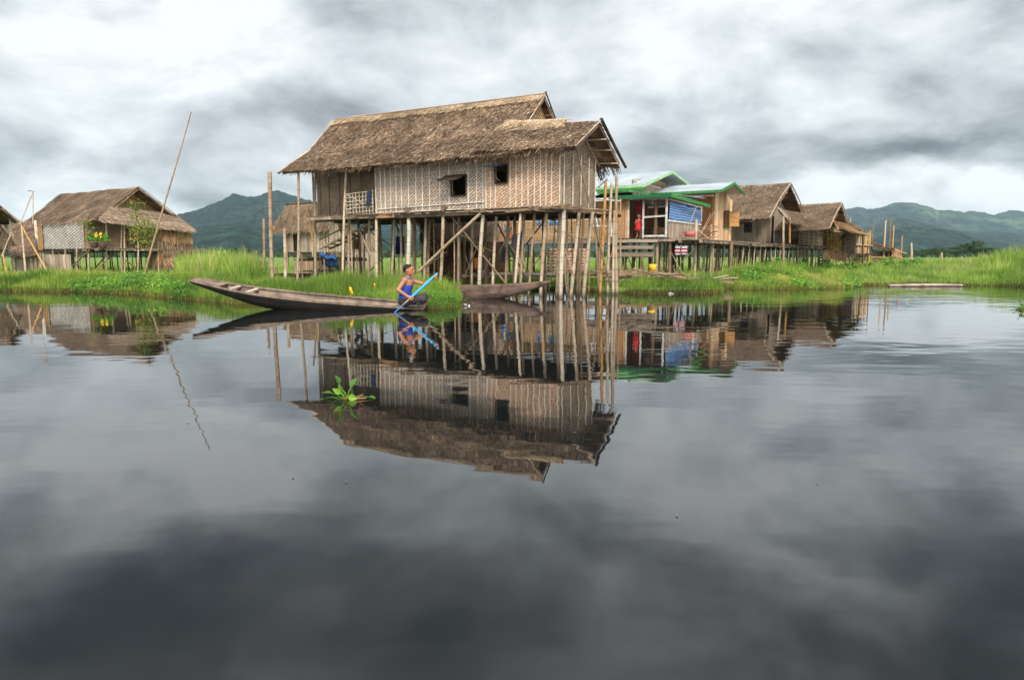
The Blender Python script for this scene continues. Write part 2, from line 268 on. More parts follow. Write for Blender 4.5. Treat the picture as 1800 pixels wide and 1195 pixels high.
# ------------------------------------------------------------------ sky and sun
SUN_AZ, SUN_EL = math.radians(172), math.radians(42)      # the sun stands behind the camera
def world():
    w = bpy.data.worlds.new('World'); sc.world = w; w.use_nodes = True; nt = w.node_tree; bg = nt.nodes['Background']
    sky = N(nt, 'ShaderNodeTexSky', sky_type='NISHITA'); sky.sun_disc = False; sky.sun_elevation = SUN_EL; sky.sun_rotation = SUN_AZ
    d = N(nt, 'ShaderNodeTexCoord').outputs['Generated']; s = N(nt, 'ShaderNodeSeparateXYZ'); L(nt, d, s.inputs[0])
    zc = math_(nt, 'ADD', math_(nt, 'MAXIMUM', s.outputs[2], 0.0), 0.38)
    cx = math_(nt, 'DIVIDE', s.outputs[0], zc); cy = math_(nt, 'DIVIDE', s.outputs[1], zc)
    cb = N(nt, 'ShaderNodeCombineXYZ'); L(nt, cx, cb.inputs[0]); L(nt, cy, cb.inputs[1]); L(nt, s.outputs[2], cb.inputs[2])
    def nz(scale, detail, rough, dist, off):
        mp = N(nt, 'ShaderNodeMapping'); mp.inputs['Location'].default_value = off; L(nt, cb.outputs[0], mp.inputs[0])
        n = N(nt, 'ShaderNodeTexNoise'); n.inputs['Scale'].default_value = scale; n.inputs['Detail'].default_value = detail; n.inputs['Roughness'].default_value = rough; n.inputs['Distortion'].default_value = dist; L(nt, mp.outputs[0], n.inputs['Vector']); return n
    big = nz(1.1, 5, 0.5, 0.3, (3.1, 0.4, 2.0)).outputs[0]; mid = nz(2.8, 9, 0.56, 0.35, (0.2, 5.3, 1.0)).outputs[0]
    bil = math_(nt, 'ABSOLUTE', math_(nt, 'SUBTRACT', nz(2.2, 7, 0.5, 0.2, (7.0, 1.0, 4.0)).outputs[0], 0.5))
    v = math_(nt, 'ADD', math_(nt, 'MULTIPLY', math_(nt, 'SUBTRACT', big, 0.5), 1.35), math_(nt, 'MULTIPLY', math_(nt, 'SUBTRACT', mid, 0.5), 1.35))
    v = math_(nt, 'SUBTRACT', v, math_(nt, 'MULTIPLY', math_(nt, 'SUBTRACT', bil, 0.08), 1.0))
    az = math_(nt, 'ARCTAN2', s.outputs[0], s.outputs[1]); el = math_(nt, 'ARCSINE', s.outputs[2])
    wn = nz(2.2, 6, 0.55, 0.0, (0, 0, 9)); ws = N(nt, 'ShaderNodeSeparateColor'); L(nt, wn.outputs['Color'], ws.inputs[0])
    az = math_(nt, 'ADD', az, math_(nt, 'MULTIPLY', math_(nt, 'SUBTRACT', ws.outputs[0], 0.5), 0.55)); el = math_(nt, 'ADD', el, math_(nt, 'MULTIPLY', math_(nt, 'SUBTRACT', ws.outputs[1], 0.5), 0.26))
    def blob(px, py, rx, ry, amp):
        nonlocal v
        dd = ray(px, py).normalized(); a0 = math.atan2(dd.x, dd.y); e0 = math.asin(dd.z)
        q = math_(nt, 'ADD', math_(nt, 'POWER', math_(nt, 'ABSOLUTE', math_(nt, 'DIVIDE', math_(nt, 'SUBTRACT', az, a0), rx/FOC)), 2), math_(nt, 'POWER', math_(nt, 'ABSOLUTE', math_(nt, 'DIVIDE', math_(nt, 'SUBTRACT', el, e0), ry/FOC)), 2))
        v = math_(nt, 'ADD', v, math_(nt, 'MULTIPLY', math_(nt, 'EXPONENT', math_(nt, 'MULTIPLY', q, -1)), amp))
    for b_ in BLOBS: blob(*b_)
    v = math_(nt, 'ADD', v, 0.685)
    c = ramp(nt, [(0.0, (0.085, 0.093, 0.105)), (0.25, (0.2, 0.213, 0.23)), (0.5, (0.395, 0.422, 0.442)), (0.75, (0.63, 0.668, 0.69)), (1.0, (0.87, 0.9, 0.91))], v).outputs[0]
    # unseen sky behind the camera, brightened on the sun's side as added fill light
    sd = V((math.sin(SUN_AZ)*math.cos(SUN_EL), math.cos(SUN_AZ)*math.cos(SUN_EL), math.sin(SUN_EL)))
    dt = N(nt, 'ShaderNodeVectorMath', operation='DOT_PRODUCT'); L(nt, d, dt.inputs[0]); dt.inputs[1].default_value = sd
    gl = N(nt, 'ShaderNodeMapRange'); gl.inputs[1].default_value = -0.15; gl.inputs[2].default_value = 1; gl.inputs[3].default_value = 1; gl.inputs[4].default_value = 3.2; L(nt, dt.outputs['Value'], gl.inputs[0])
    vm = N(nt, 'ShaderNodeVectorMath', operation='SCALE'); L(nt, c, vm.inputs[0]); L(nt, math_(nt, 'MULTIPLY', gl.outputs[0], 10.0), vm.inputs['Scale'])
    out = mixc(nt, 0.94, sky.outputs[0], vm.outputs[0]); L(nt, out, bg.inputs[0]); bg.inputs[1].default_value = 0.1
BLOBS = [(170, 90, 330, 130, 0.25), (760, 40, 300, 70, -0.22), (740, 190, 260, 80, -0.18), (1230, 70, 220, 70, 0.25), (1150, 235, 380, 55, -0.3), (1600, 262, 300, 30, -0.32), (1650, 140, 200, 70, 0.2),
         (1550, 345, 500, 45, 0.25), (240, 320, 300, 30, -0.12), (300, 385, 420, 25, 0.18), (1790, 10, 70, 50, -0.3), (250, -230, 600, 120, -0.42), (1300, -20, 180, 50, 0.42), (200, 10, 380, 70, 0.3), (950, -330, 800, 150, -0.42), (1620, -150, 220, 60, 0.4), (1520, -75, 180, 30, -0.35), (1060, -200, 60, 40, 0.15), (1900, -350, 220, 100, -0.35)]
world()
sl = bpy.data.lights.new('sun', 'SUN'); sl.energy = 3.4; sl.angle = math.radians(14); sl.color = (1.0, 0.93, 0.83)
so = bpy.data.objects.new('sun', sl); COL.objects.link(so)
so.rotation_euler = V((math.sin(SUN_AZ)*math.cos(SUN_EL), math.cos(SUN_AZ)*math.cos(SUN_EL), math.sin(SUN_EL))).to_track_quat('Z', 'Y').to_euler(); so.location = (-10, -20, 30)
sc.view_settings.view_transform = 'Standard'; sc.view_settings.look = 'None'; sc.view_settings.exposure = 0.25; sc.view_settings.gamma = 1

# ------------------------------------------------------------------ water
def water():
    m, nt, b = mat('still_lake_water', 0.02); b.inputs['Base Color'].default_value = (0.007, 0.008, 0.008, 1); b.inputs['IOR'].default_value = 2.1; b.inputs['Specular IOR Level'].default_value = 0.5
    p = pos(nt); mp = N(nt, 'ShaderNodeMapping'); mp.inputs['Scale'].default_value = (0.55, 1.0, 1); mp.inputs['Rotation'].default_value = (0, 0, 0.12); L(nt, p, mp.inputs[0])
    amp = ramp(nt, [(0.4, (0.25,)*3), (0.62, (1.0,)*3)], noise_(nt, 0.13, p, 2)).outputs[0]
    sx = N(nt, 'ShaderNodeSeparateXYZ'); L(nt, p, sx.inputs[0])
    far = N(nt, 'ShaderNodeMapRange'); far.inputs[1].default_value = 3; far.inputs[2].default_value = 11; far.inputs[3].default_value = 0.6; far.inputs[4].default_value = 1.9; L(nt, sx.outputs[0], far.inputs[0])
    h1 = noise_(nt, 1.6, mp.outputs[0], 2, 0.4); h2 = noise_(nt, 5.5, mp.outputs[0], 1, 0.4)
    h = math_(nt, 'ADD', math_(nt, 'MULTIPLY', h1, 0.011), math_(nt, 'MULTIPLY', h2, 0.0022))
    h = math_(nt, 'MULTIPLY', math_(nt, 'MULTIPLY', h, amp), far.outputs[0])
    bn = N(nt, 'ShaderNodeBump'); bn.inputs['Distance'].default_value = 1.0; bn.inputs['Strength'].default_value = 1.0; L(nt, h, bn.inputs['Height']); L(nt, bn.outputs[0], b.inputs['Normal'])
    q = M(); xs = [-400, -60, -15, 0, 15, 60, 400]; ys = [-60, -5, 6, 20, 60, 300]
    for i in range(len(xs)-1):
        for j in range(len(ys)-1): q.poly([(xs[i], ys[j], 0), (xs[i+1], ys[j], 0), (xs[i+1], ys[j+1], 0), (xs[i], ys[j+1], 0)])
    tag(q.build('water', m), 'calm dark lake water mirroring clouds and stilt houses', kind='structure')
water()
# ------------------------------------------------------------------ shore and marsh ground
SHORE_PX = [(-700, 505), (-200, 509), (0, 512), (120, 513), (240, 517), (330, 526), (420, 534), (520, 534), (600, 536), (700, 538), (765, 543), (803, 541), (812, 530), (800, 517), (830, 509), (900, 508), (1000, 509), (1060, 514), (1130, 517), (1240, 516), (1268, 513), (1262, 507), (1330, 509), (1420, 508), (1488, 506), (1500, 502), (1600, 501), (1720, 502), (1800, 503), (2100, 505), (2700, 510)]
SHORE = [onZ(*p) for p in SHORE_PX]
def wob(x, y): return noise.noise(V((x*0.6, y*0.6, 2.0)))*0.25
def ground():
    m, nt, b = mat('marsh_ground', 0.95); n = noise_(nt, 0.6, pos(nt), 9, .7)
    L(nt, ramp(nt, [(0.3, (0.05, 0.085, 0.015)), (0.55, (0.13, 0.2, 0.035)), (0.75, (0.24, 0.27, 0.08))], n).outputs[0], b.inputs['Base Color'])
    q = M(); cols = []
    offs = [(0.02, -0.3), (0.1, -0.01), (0.35, 0.06), (0.9, 0.12), (3, 0.12), (8, 0.13), (25, 0.15), (80, 0.2), (300, 0.3), (900, 0.6), (4200, 1.0)]
    pts = []
    for i in range(len(SHORE)-1):
        for k in range(4): pts.append(SHORE[i].lerp(SHORE[i+1], k/4))
    pts.append(SHORE[-1])
    for p in pts:
        d = V((p.x, p.y, 0)); r = d.length; d.normalize(); row = []
        for o, z in offs: rr = r+o; row.append(len(q.v)); q.v.append((d.x*rr, d.y*rr, z + (noise.noise(V((d.x*rr, d.y*rr, 0)))*0.03 if 0.2 < o < 30 else 0)))
        cols.append(row)
    for i in range(len(cols)-1):
        for j in range(len(offs)-1): q.face([cols[i][j], cols[i+1][j], cols[i+1][j+1], cols[i][j+1]])
    tag(q.build('marsh_ground', m, smooth=True), 'flat green marsh ground behind the shore', kind='structure')
ground()
def shore_dist(px):        # distance along the ray of the shore at pixel column px (first crossing)
    best = None
    for a, b in zip(SHORE_PX[:-1], SHORE_PX[1:]):
        if a[0] <= px <= b[0] and b[0] > a[0]:
            t = (px-a[0])/(b[0]-a[0]); p = onZ(px, a[1]+(b[1]-a[1])*t); D = math.hypot(p.x, p.y)
            best = D if best is None else min(best, D)
    return best if best else 25.0
def blades(name, pxr, off, n, hgt, mt, label, wd=0.014, bend=0.35, clump=0.6, dist_pow=1.0, dens=None, droop=0, cat='grass', tall=None):
    """many curved blades between two pixel columns, off = metres behind the shore line"""
    tab_x = np.linspace(pxr[0], pxr[1], 240); tab_d = np.array([shore_dist(x) for x in tab_x])
    px = rng.uniform(pxr[0], pxr[1], n); o = off[0] + (off[1]-off[0])*rng.random(n)**dist_pow
    D = np.interp(px, tab_x, tab_d) + o
    az = np.arctan((px-CX)/FOC/math.cos(PIT)*1.0); x = np.sin(az)*D; y = np.cos(az)*D
    # clumping
    g = np.array([noise.noise(V((a*0.9, b*0.9, 5.0)))+0.5*noise.noise(V((a*2.6, b*2.6, 1.0))) for a, b in zip(x, y)])
    keep = rng.random(n) < np.clip(0.75+g*clump*1.4, 0.05, 1)
    if dens is not None: keep &= rng.random(n) < dens(px, o)
    x, y, px, o, g = x[keep], y[keep], px[keep], o[keep], g[keep]; n = len(x)
    h = hgt(px, o)*rng.uniform(0.4, 1.15, n)*(1+0.55*g)
    th = rng.uniform(0, 2*np.pi, n); dx, dy = np.cos(th), np.sin(th); fa = rng.uniform(0, 2*np.pi, n); wx, wy = np.cos(fa), np.sin(fa)*0.3
    w = wd*rng.uniform(0.6, 1.4, n)*(D[keep]/18); bd = bend*rng.uniform(0.1, 1, n)*h
    z0 = np.full(n, -0.02); segs = []
    for t, ww, bb in ((0, 1, 0), (0.4, 0.9, 0.12), (0.75, 0.6, 0.5), (1.0, 0.08, 1.0)):
        cxp = x+dx*bd*bb; cyp = y+dy*bd*bb; cz = z0+h*(t-droop*bb*0.45)
        segs.append(np.stack([cxp-wx*w*ww/2, cyp-wy*w*ww/2, cz], 1)); segs.append(np.stack([cxp+wx*w*ww/2, cyp+wy*w*ww/2, cz], 1))
    v = np.stack(segs, 1).reshape(-1, 3); base = np.arange(n)[:, None]*8
    q = np.concatenate([base+np.array([[0, 1, 3, 2]]), base+np.array([[2, 3, 5, 4]]), base+np.array([[4, 5, 7, 6]])], 1).reshape(-1, 4)
    g2 = np.array([noise.noise(V((a*0.33, b*0.33, 9.0))) for a, b in zip(x, y)]); r = np.clip(rng.random(n)*0.62+0.18+g*0.35+g2*0.45, 0, 0.99); r = np.where(rng.random(n) < 0.03, 1.0, r)
    return tag(np_mesh(name, v, q, np.repeat(r, 3), mt), label, cat, kind='stuff')
def leaves(name, pxr, off, n, hgt, mt, label, size=0.05, cat='weeds', nc=60):
    tab_x = np.linspace(pxr[0], pxr[1], 120); tab_d = np.array([shore_dist(x) for x in tab_x])
    cpx = rng.uniform(pxr[0], pxr[1], nc); co = rng.uniform(off[0], off[1], nc); k = rng.integers(0, nc, n); px = cpx[k]; o = co[k]
    D = np.interp(px, tab_x, tab_d)+o; az = np.arctan((px-CX)/FOC); H = hgt(px, o)*rng.uniform(0.6, 1.1, nc)[k]
    u = rng.normal(0, 1, (n, 3))*np.array([0.22, 0.22, 0.0]); t = rng.random(n)**0.7
    x = np.sin(az)*D+u[:, 0]*(1.15-t*0.6); y = np.cos(az)*D+u[:, 1]*(1.15-t*0.6); z = 0.04+H*t
    a = rng.normal(0, 1, (n, 3)); a /= np.linalg.norm(a, axis=1)[:, None]; up = np.array([0, -0.4, 1.0])+rng.normal(0, 0.45, (n, 3)); up /= np.linalg.norm(up, axis=1)[:, None]
    b = np.cross(up, a); b /= np.linalg.norm(b, axis=1)[:, None]; a = np.cross(b, up); c = np.stack([x, y, z], 1); s = (size*rng.uniform(0.5, 1.3, n))[:, None]
    v = np.stack([c-a*s, c-b*s*0.55, c+a*s, c+b*s*0.55], 1).reshape(-1, 3); q = np.arange(n*4).reshape(-1, 4)
    return tag(np_mesh(name, v, q, rng.random(n), mt), label, cat, kind='stuff')
# ------------------------------------------------------------------ building helpers
def thatch(name, rows, mt, parent, dens=420, blen=0.3, bw=0.03, thick=0.13, lift=0.035, fringe=70, sag=0.03, ragged=0.12, spread=0.35):
    """rows: [(left point, right point), ...] from the ridge down to the eave; a slab with layers of straw on it"""
    R = [(V(a), V(b)) for a, b in rows]; K = len(R)-1
    Wd = max((a-b).length for a, b in R); nu = max(4, int(Wd/0.35)); nv = 4*K
    def S(u, v):
        k = min(int(v), K-1); t = v-k; p = R[k][0].lerp(R[k][1], u); q = R[k+1][0].lerp(R[k+1][1], u); r = p.lerp(q, t)
        return r + ZZ*(noise.noise(V((r.x*0.8, r.y*0.8, 3)))*sag*1.6 - sag*math.sin(math.pi*u))
    Ns = []
    for k in range(K):
        n = (R[k][1]-R[k][0]).cross(R[k+1][0]-R[k][0]).normalized(); Ns.append(n if n.z > 0 else -n)
    vs, fs = [], []
    for side in (0, 1):
        for j in range(nv+1):
            for i in range(nu+1):
                v = j/nv*K; p = S(i/nu, v); n = Ns[min(int(v), K-1)]
                if j == nv: p = p + (R[K][0]-R[K-1][0]).normalized()*random.uniform(-ragged, ragged)*0.4
                vs.append(p - n*(thick if side else 0))
    o = (nv+1)*(nu+1)
    for j in range(nv):
        for i in range(nu):
            a = j*(nu+1)+i; fs.append((a, a+1, a+nu+2, a+nu+1)); fs.append((o+a, o+a+nu+1, o+a+nu+2, o+a+1))
    for j in range(nv):
        for i in (0, nu): a = j*(nu+1)+i; fs.append((a, a+nu+1, o+a+nu+1, o+a))
    for i in range(nu):
        for j in (0, nv): a = j*(nu+1)+i; fs.append((a, a+1, o+a+1, o+a))
    vs = [np.array(v) for v in vs]; rnd = [random.random()*0.5 for _ in fs]; nf0 = len(fs)
    bv, bq, br = [], [], []
    def blade(p, T, Nn, Sd, ln, w, up, r):
        k = len(bv); tip = p + T*ln + Nn*up
        bv.extend([p-Sd*w*0.5, p+Sd*w*0.5, tip+Sd*w*0.3, tip-Sd*w*0.3]); bq.append((k, k+1, k+2, k+3)); br.append(r)
    for k in range(K):
        hgt = (R[k+1][0]-R[k][0]).length; wid = (R[k][0]-R[k][1]).length; n = int(hgt*(wid+(R[k+1][0]-R[k+1][1]).length)/2*dens)
        Sdir = (R[k][1]-R[k][0]).normalized(); T0 = (R[k+1][0]-R[k][0]+R[k+1][1]-R[k][1]).normalized(); T0 = (T0 - Sdir*T0.dot(Sdir)).normalized(); Nn = Ns[k]
        for _ in range(n):
            u = random.random(); v = k+random.random(); p = S(u, min(v, K-1e-4)); a = random.gauss(0, spread)
            T = T0*math.cos(a)+Sdir*math.sin(a); Sd = Sdir*math.cos(a)-T0*math.sin(a)
            c = noise.noise(p*1.7)*0.35+noise.noise(p*5.0)*0.25
            blade(p+Nn*0.012, T, Nn, Sd, blen*random.uniform(0.5, 1.15), bw*random.uniform(0.5, 1.3), lift*random.uniform(0.1, 1.3), min(0.99, max(0, random.betavariate(1.3, 2.0)+c*0.6)))
        if k == K-1 and fringe:
            for _ in range(int(fringe*wid)):
                u = random.random(); p = S(u, K-random.uniform(0.0, 0.12)) - Nn*random.uniform(0.0, thick)
                a = random.gauss(0, spread*0.7); T = (T0*math.cos(a)+Sdir*math.sin(a)-ZZ*random.uniform(0, 0.8)).normalized()
                blade(p, T, Nn, Sdir, random.uniform(0.05, ragged*1.6)+ragged*0.8*max(0, noise.noise(p*2.3)), bw*random.uniform(0.5, 1.1), 0, random.random()*0.55)
    allv = np.array([list(v) for v in vs]+[list(v) for v in bv]); nb = len(vs)
    q = np.array(fs+[(a+nb, b+nb, c+nb, d+nb) for a, b, c, d in bq])
    return np_mesh(name, allv, q, np.array(rnd+br), mt, parent)
def panel(name, o, u, w, h, mt, parent, holes=(), th=0.03, h2=None):
    """upright wall panel: o bottom start, u unit direction, w wide, h high (h2 at the far end); holes = (u0,v0,u1,v1)"""
    o = V(o); n = u.cross(ZZ).normalized(); us = sorted({0, w, *[x for q in holes for x in (q[0], q[2])]}); vs = sorted({0, 1.0, *[y/h for q in holes for y in (q[1], q[3])]})
    h2 = h if h2 is None else h2; m = M(); r = random.random()
    def P(a, b, s): return o+u*a+ZZ*(b*(h+(h2-h)*a/w))+n*s
    def hole(i, j): ca, cb = (us[i]+us[i+1])/2, (vs[j]+vs[j+1])/2*h; return any(q[0] < ca < q[2] and q[1] < cb < q[3] for q in holes)
    for i in range(len(us)-1):
        for j in range(len(vs)-1):
            if hole(i, j): continue
            a, b, c, d = us[i], us[i+1], vs[j], vs[j+1]
            for s in (0, th): m.poly([P(a, c, s), P(b, c, s), P(b, d, s), P(a, d, s)], [(a, c*h), (b, c*h), (b, d*h), (a, d*h)], r)
            for (e, k, x0, y0, x1, y1) in ((i == 0, (i-1, j), a, c, a, d), (i == len(us)-2, (i+1, j), b, c, b, d), (j == 0, (i, j-1), a, c, b, c), (j == len(vs)-2, (i, j+1), a, d, b, d)):
                if e or hole(*k): m.poly([P(x0, y0, 0), P(x1, y1, 0), P(x1, y1, th), P(x0, y0, th)], None, r)
    return m.build(name, mt, parent)
def polypanel(name, pts, th, mt, parent, u=None):
    pts = [V(p) for p in pts]; n = (pts[1]-pts[0]).cross(pts[2]-pts[0]).normalized(); u = u or (pts[1]-pts[0]).normalized(); m = M(); r = random.random()
    uv = [((p-pts[0]).dot(u), p.z) for p in pts]; q = [p-n*th for p in pts]
    m.poly(pts, uv, r); m.poly(q[::-1], uv[::-1], r)
    for i in range(len(pts)): j = (i+1) % len(pts); m.poly([pts[i], pts[j], q[j], q[i]], None, r)
    return m.build(name, mt, parent)
def post(parent, p, q, r, mt=None, name='stilt', toz=None, **k):
    """p top, q low point; runs on to z = toz"""
    p = V(p); q = V(q)
    if toz is not None and abs(p.z-q.z) > 0.05: q = p+(q-p)*((toz-p.z)/(q.z-p.z))
    r *= .86; m = M(); m.bamboo(p, q, r, r*random.uniform(0.95, 1.1), **k)
    return m.build(name, mt or BAM, parent, True)
BATT = m_plain('whitened_batten', (0.68, 0.61, 0.52), 0.8, .35, 9)
def battens(o, u, n, w, h, us, mt, parent, wd=0.028, h2=None, name='batten', off=0.04, lean=0.01):
    h2 = h if h2 is None else h2
    m = M()
    for a in us: hh = h+(h2-h)*a/w; b = a+random.uniform(-lean, lean); m.bar(V(o)+u*a+n*off+ZZ*0.01, V(o)+u*b+n*off+ZZ*(hh-0.01), wd, 0.02, n)
    return m.build(name, mt, parent)
def deck(name, o, u, w, v, d, parent, mt=WEATH, th=0.09, over=0.12, plank=0.14):
    m = M(); n = max(2, int(w/plank))
    for i in range(n):
        a = (i+0.5)*w/n; e0, e1 = random.uniform(0, over), random.uniform(0, over)
        m.bar(V(o)+u*a-v*e0+ZZ*random.uniform(-0.012, 0.012), V(o)+u*(a+random.uniform(-.03, .03))+v*(d+e1), w/n*0.9, 0.03)
    k = max(2, int(d/0.8))
    for j in range(k+1): m.bar(V(o)+v*(d*j/k)-ZZ*0.07-u*0.12, V(o)+u*(w+0.12)+v*(d*j/k)-ZZ*0.07, 0.08, 0.09)
    return m.build(name, mt, parent)
def sticks(name, pts, mt, parent, r=0.022):
    if name not in ('porch_railing', 'stick_rack') and len(pts) > 1:
        for pq in pts: o = sticks(name, [pq], mt, parent, r)
        return o
    m = M()
    for p, q in pts: m.bamboo(p, q, r*random.uniform(0.7, 1.2), n=6)
    return m.build(name, mt, parent, True)
def rand_stilts(fr, parent, a0, a1, b0, b1, na, nb, ztop, r=0.04, mt=BAMD, zb=-0.25, lean=0.05, skip=0.12):
    for i in range(na):
        for j in range(nb):
            if random.random() < skip: continue
            a = a0+(a1-a0)*(i/max(1, na-1))+random.uniform(-0.2, 0.2); b = b0+(b1-b0)*(j/max(1, nb-1))+random.uniform(-0.15, 0.15)
            post(parent, fr.P(a, b, ztop), fr.P(a+random.gauss(0, lean), b+random.gauss(0, lean), zb), r*random.uniform(0.75, 1.2), mt if random.random() < 0.4 else BAMM)

# ------------------------------------------------------------------ the big thatched house
O1 = onZ(985, 523); F1 = Frame(O1); nF = -BX; nG = -AX
H1 = thing('thatched_house', F1.P(4, 1.5, 0), 'largest thatched house, woven bamboo walls on tall pale stilts over the water', 'house')
FZ = 2.40
def house1():
    P = F1.P; h = H1
    # main roof: steeper near the ridge; front and rear slopes
    thatch('roof', [(P(9.98, 1.8, 5.82), P(1.54, 1.8, 5.66)), (P(10.02, 0.62, 4.62), P(1.54, 0.62, 4.55)), (P(10.1, -0.52, 3.84), P(1.0, -0.52, 3.72))], THATCH, h, dens=1050, blen=0.17, bw=0.027, fringe=90, thick=0.12)
    thatch('rear_roof_slope', [(P(9.98, 1.8, 5.82), P(1.54, 1.8, 5.66)), (P(10.02, 2.98, 4.62), P(1.54, 2.98, 4.55)), (P(10.1, 4.1, 3.84), P(1.54, 4.1, 3.72))], THATCH, h, dens=60, fringe=40, thick=0.1)
    thatch('ridge_cap', [(P(9.98, 1.84, 5.87), P(1.5, 1.84, 5.71)), (P(10.0, 1.58, 5.65), P(1.5, 1.58, 5.50))], STRAW, h, dens=1100, blen=0.2, bw=0.024, fringe=110, thick=0.05, ragged=0.14)
    m = M(); m.bamboo(P(9.95, 1.74, 5.82), P(1.5, 1.74, 5.67), 0.02, bend=0.001); m.build('ridge_pole', BAM, h, True)
    # lower roof over the right end
    thatch('lower_roof', [(P(2.25, 0.72, 4.76), P(-0.6, 0.93, 4.58)), (P(2.4, -0.50, 3.90), P(-0.62, -0.45, 3.78))], THATCH, h, dens=1050, blen=0.17, bw=0.027, fringe=110, thick=0.13, ragged=0.16)
    thatch('lower_rear_slope', [(P(1.5, 0.94, 4.68), P(-0.6, 0.94, 4.57)), (P(1.5, 2.3, 3.72), P(-0.6, 2.3, 3.66))], THATCH, h, dens=150, fringe=150, thick=0.1, ragged=0.3)
    thatch('lower_ridge_cap', [(P(2.0, 0.80, 4.84), P(0.35, 0.96, 4.73)), (P(2.35, 0.45, 4.58), P(0.35, 0.66, 4.53))], STRAW, h, dens=1300, blen=0.22, bw=0.026, fringe=150, thick=0.05, ragged=0.18, spread=0.5)
    m = M(); m.bamboo(P(1.7, 0.84, 4.80), P(0.2, 0.92, 4.70), 0.016, bend=0.003); m.build('ridge_pole', WHB, h, True)
    # verge poles and rafters under the overhangs
    for p, q, r in ((P(-0.64, 0.98, 4.6), P(-0.64, -0.5, 3.74), .028), (P(1.5, 1.85, 5.72), P(1.5, 0.62, 4.56), .028), (P(1.5, 0.62, 4.58), P(1.5, 0.2, 4.2), .028), (P(10.06, 1.8, 5.8), P(10.06, 0.6, 4.58), .028), (P(10.06, 0.6, 4.58), P(10.16, -0.6, 3.76), .045)): sticks('verge_pole', [(p, q)], BAM, h, r)
    sticks('verge_pole', [(P(-0.66, 0.93, 4.61), P(-0.66, 2.6, 3.56))], DARKW, h, .04); sticks('verge_pole', [(P(1.48, 1.76, 5.72), P(1.48, 3.4, 4.1))], DARKW, h, .03)
    for t in (0.25, 0.5, 0.82): sticks('rafter', [(P(0.25, 0.94+1.36*t, 4.58-0.94*t-.14), P(-0.66, 0.94+1.36*t, 4.52-0.94*t-.14))], BAM, h, .022)
    sticks('rafter', [(P(-0.04, 0.98, 4.45), P(-0.04, 2.2, 3.58))], BAM, h, .022)
    for t in (0.3, 0.62): sticks('rafter', [(P(2.2, 1.8+1.18*t, 5.5-1.17*t), P(1.48, 1.8+1.18*t, 5.5-1.17*t))], BAM, h, .022)
    # walls: origin at the corner, running left (+a)
    wl = P(6.42, 0, FZ); uR = -AX
    panel('front_wall', P(6.42, 0.0, FZ-.02), -AX, 4.12, 1.42, W_GREY, h, [(2.93, 0.38, 3.44, 0.93)])
    battens(P(6.42, 0, FZ), -AX, nF, 4.12, 1.38, [0.02, .22, .4, .62, .83, 1.05, 1.32, 1.6, 1.85, 2.12, 2.5, 2.83, 3.5, 3.78, 4.0], BATT, h, wd=0.022, lean=0.02)
    for q0, q1 in ((P(6.42, -0.06, FZ+.1), P(2.32, -0.06, FZ+.16)), (P(6.42, -0.06, FZ-.02), P(2.3, -0.06, FZ-.01))): m = M(); m.bar(q0, q1, .022, .022, nF); m.build('batten', BATT, h)
    panel('front_wall', P(2.3, -0.05, FZ-.04), -AX, 2.3, 1.36, W_TAN, h, [(0.33, 0.66, 0.73, 1.13)], h2=1.42)
    battens(P(2.3, -0.05, FZ-.03), -AX, nF, 2.3, 1.34, [0.02, .17, .32, .8, 0.98, 1.17, 1.36, 1.55, 1.73, 1.9, 2.06], BATT, h, wd=0.022, h2=1.4)
    for q0, q1 in ((P(2.3, -0.1, FZ-.05), P(2.3, -0.1, FZ+1.35)), (P(0.0, -0.1, FZ-.05), P(0.0, -0.1, FZ+1.4))): m = M(); m.bamboo(q0, q1, .024); m.build('corner_post', WHB, h, True)
    # right gable wall
    mat_pts = [P(-.01, -.03, FZ-.02), P(-.01, 2.0, FZ-.02), P(-.01, 2.0, 3.8), P(-.01, .96, 4.48), P(-.01, -.03, 3.84)]
    polypanel('gable_wall', mat_pts, 0.03, W_GABLE, h, BX)
    battens(P(-.01, 0, FZ), BX, nG, 2.0, 1.35, [0.06, .55, 1.02, 1.5, 1.9], BATT, h, wd=0.022)
    m = M(); m.bar(P(-.03, .0, 3.72), P(-.03, 2.0, 3.5), .02, .02, nG); m.build('batten', WHB, h)
    m = M(); m.bamboo(P(-.08, .05, 4.12), P(-.08, .6, 4.14), .016); m.build('lashing_pole', BAM, h, True)
    # back, left walls, floor and dark attic boarding
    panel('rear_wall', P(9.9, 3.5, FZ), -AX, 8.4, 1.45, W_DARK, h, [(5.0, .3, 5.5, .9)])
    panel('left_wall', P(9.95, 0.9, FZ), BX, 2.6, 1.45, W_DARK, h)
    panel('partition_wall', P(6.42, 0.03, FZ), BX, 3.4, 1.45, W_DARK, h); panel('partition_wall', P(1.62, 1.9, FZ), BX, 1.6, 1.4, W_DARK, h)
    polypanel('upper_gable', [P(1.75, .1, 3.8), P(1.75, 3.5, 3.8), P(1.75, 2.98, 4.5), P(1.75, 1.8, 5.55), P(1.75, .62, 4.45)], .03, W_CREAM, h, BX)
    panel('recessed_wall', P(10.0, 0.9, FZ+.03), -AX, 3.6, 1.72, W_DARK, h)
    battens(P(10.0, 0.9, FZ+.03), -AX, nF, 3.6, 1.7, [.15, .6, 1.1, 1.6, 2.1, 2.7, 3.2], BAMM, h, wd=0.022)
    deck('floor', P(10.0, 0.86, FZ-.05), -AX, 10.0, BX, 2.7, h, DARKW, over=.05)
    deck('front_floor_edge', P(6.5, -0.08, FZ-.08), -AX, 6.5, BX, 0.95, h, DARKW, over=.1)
    deck('porch_deck', P(9.4, -0.05, FZ-.04), -AX, 2.95, BX, 0.92, h, WEATH, over=.06)
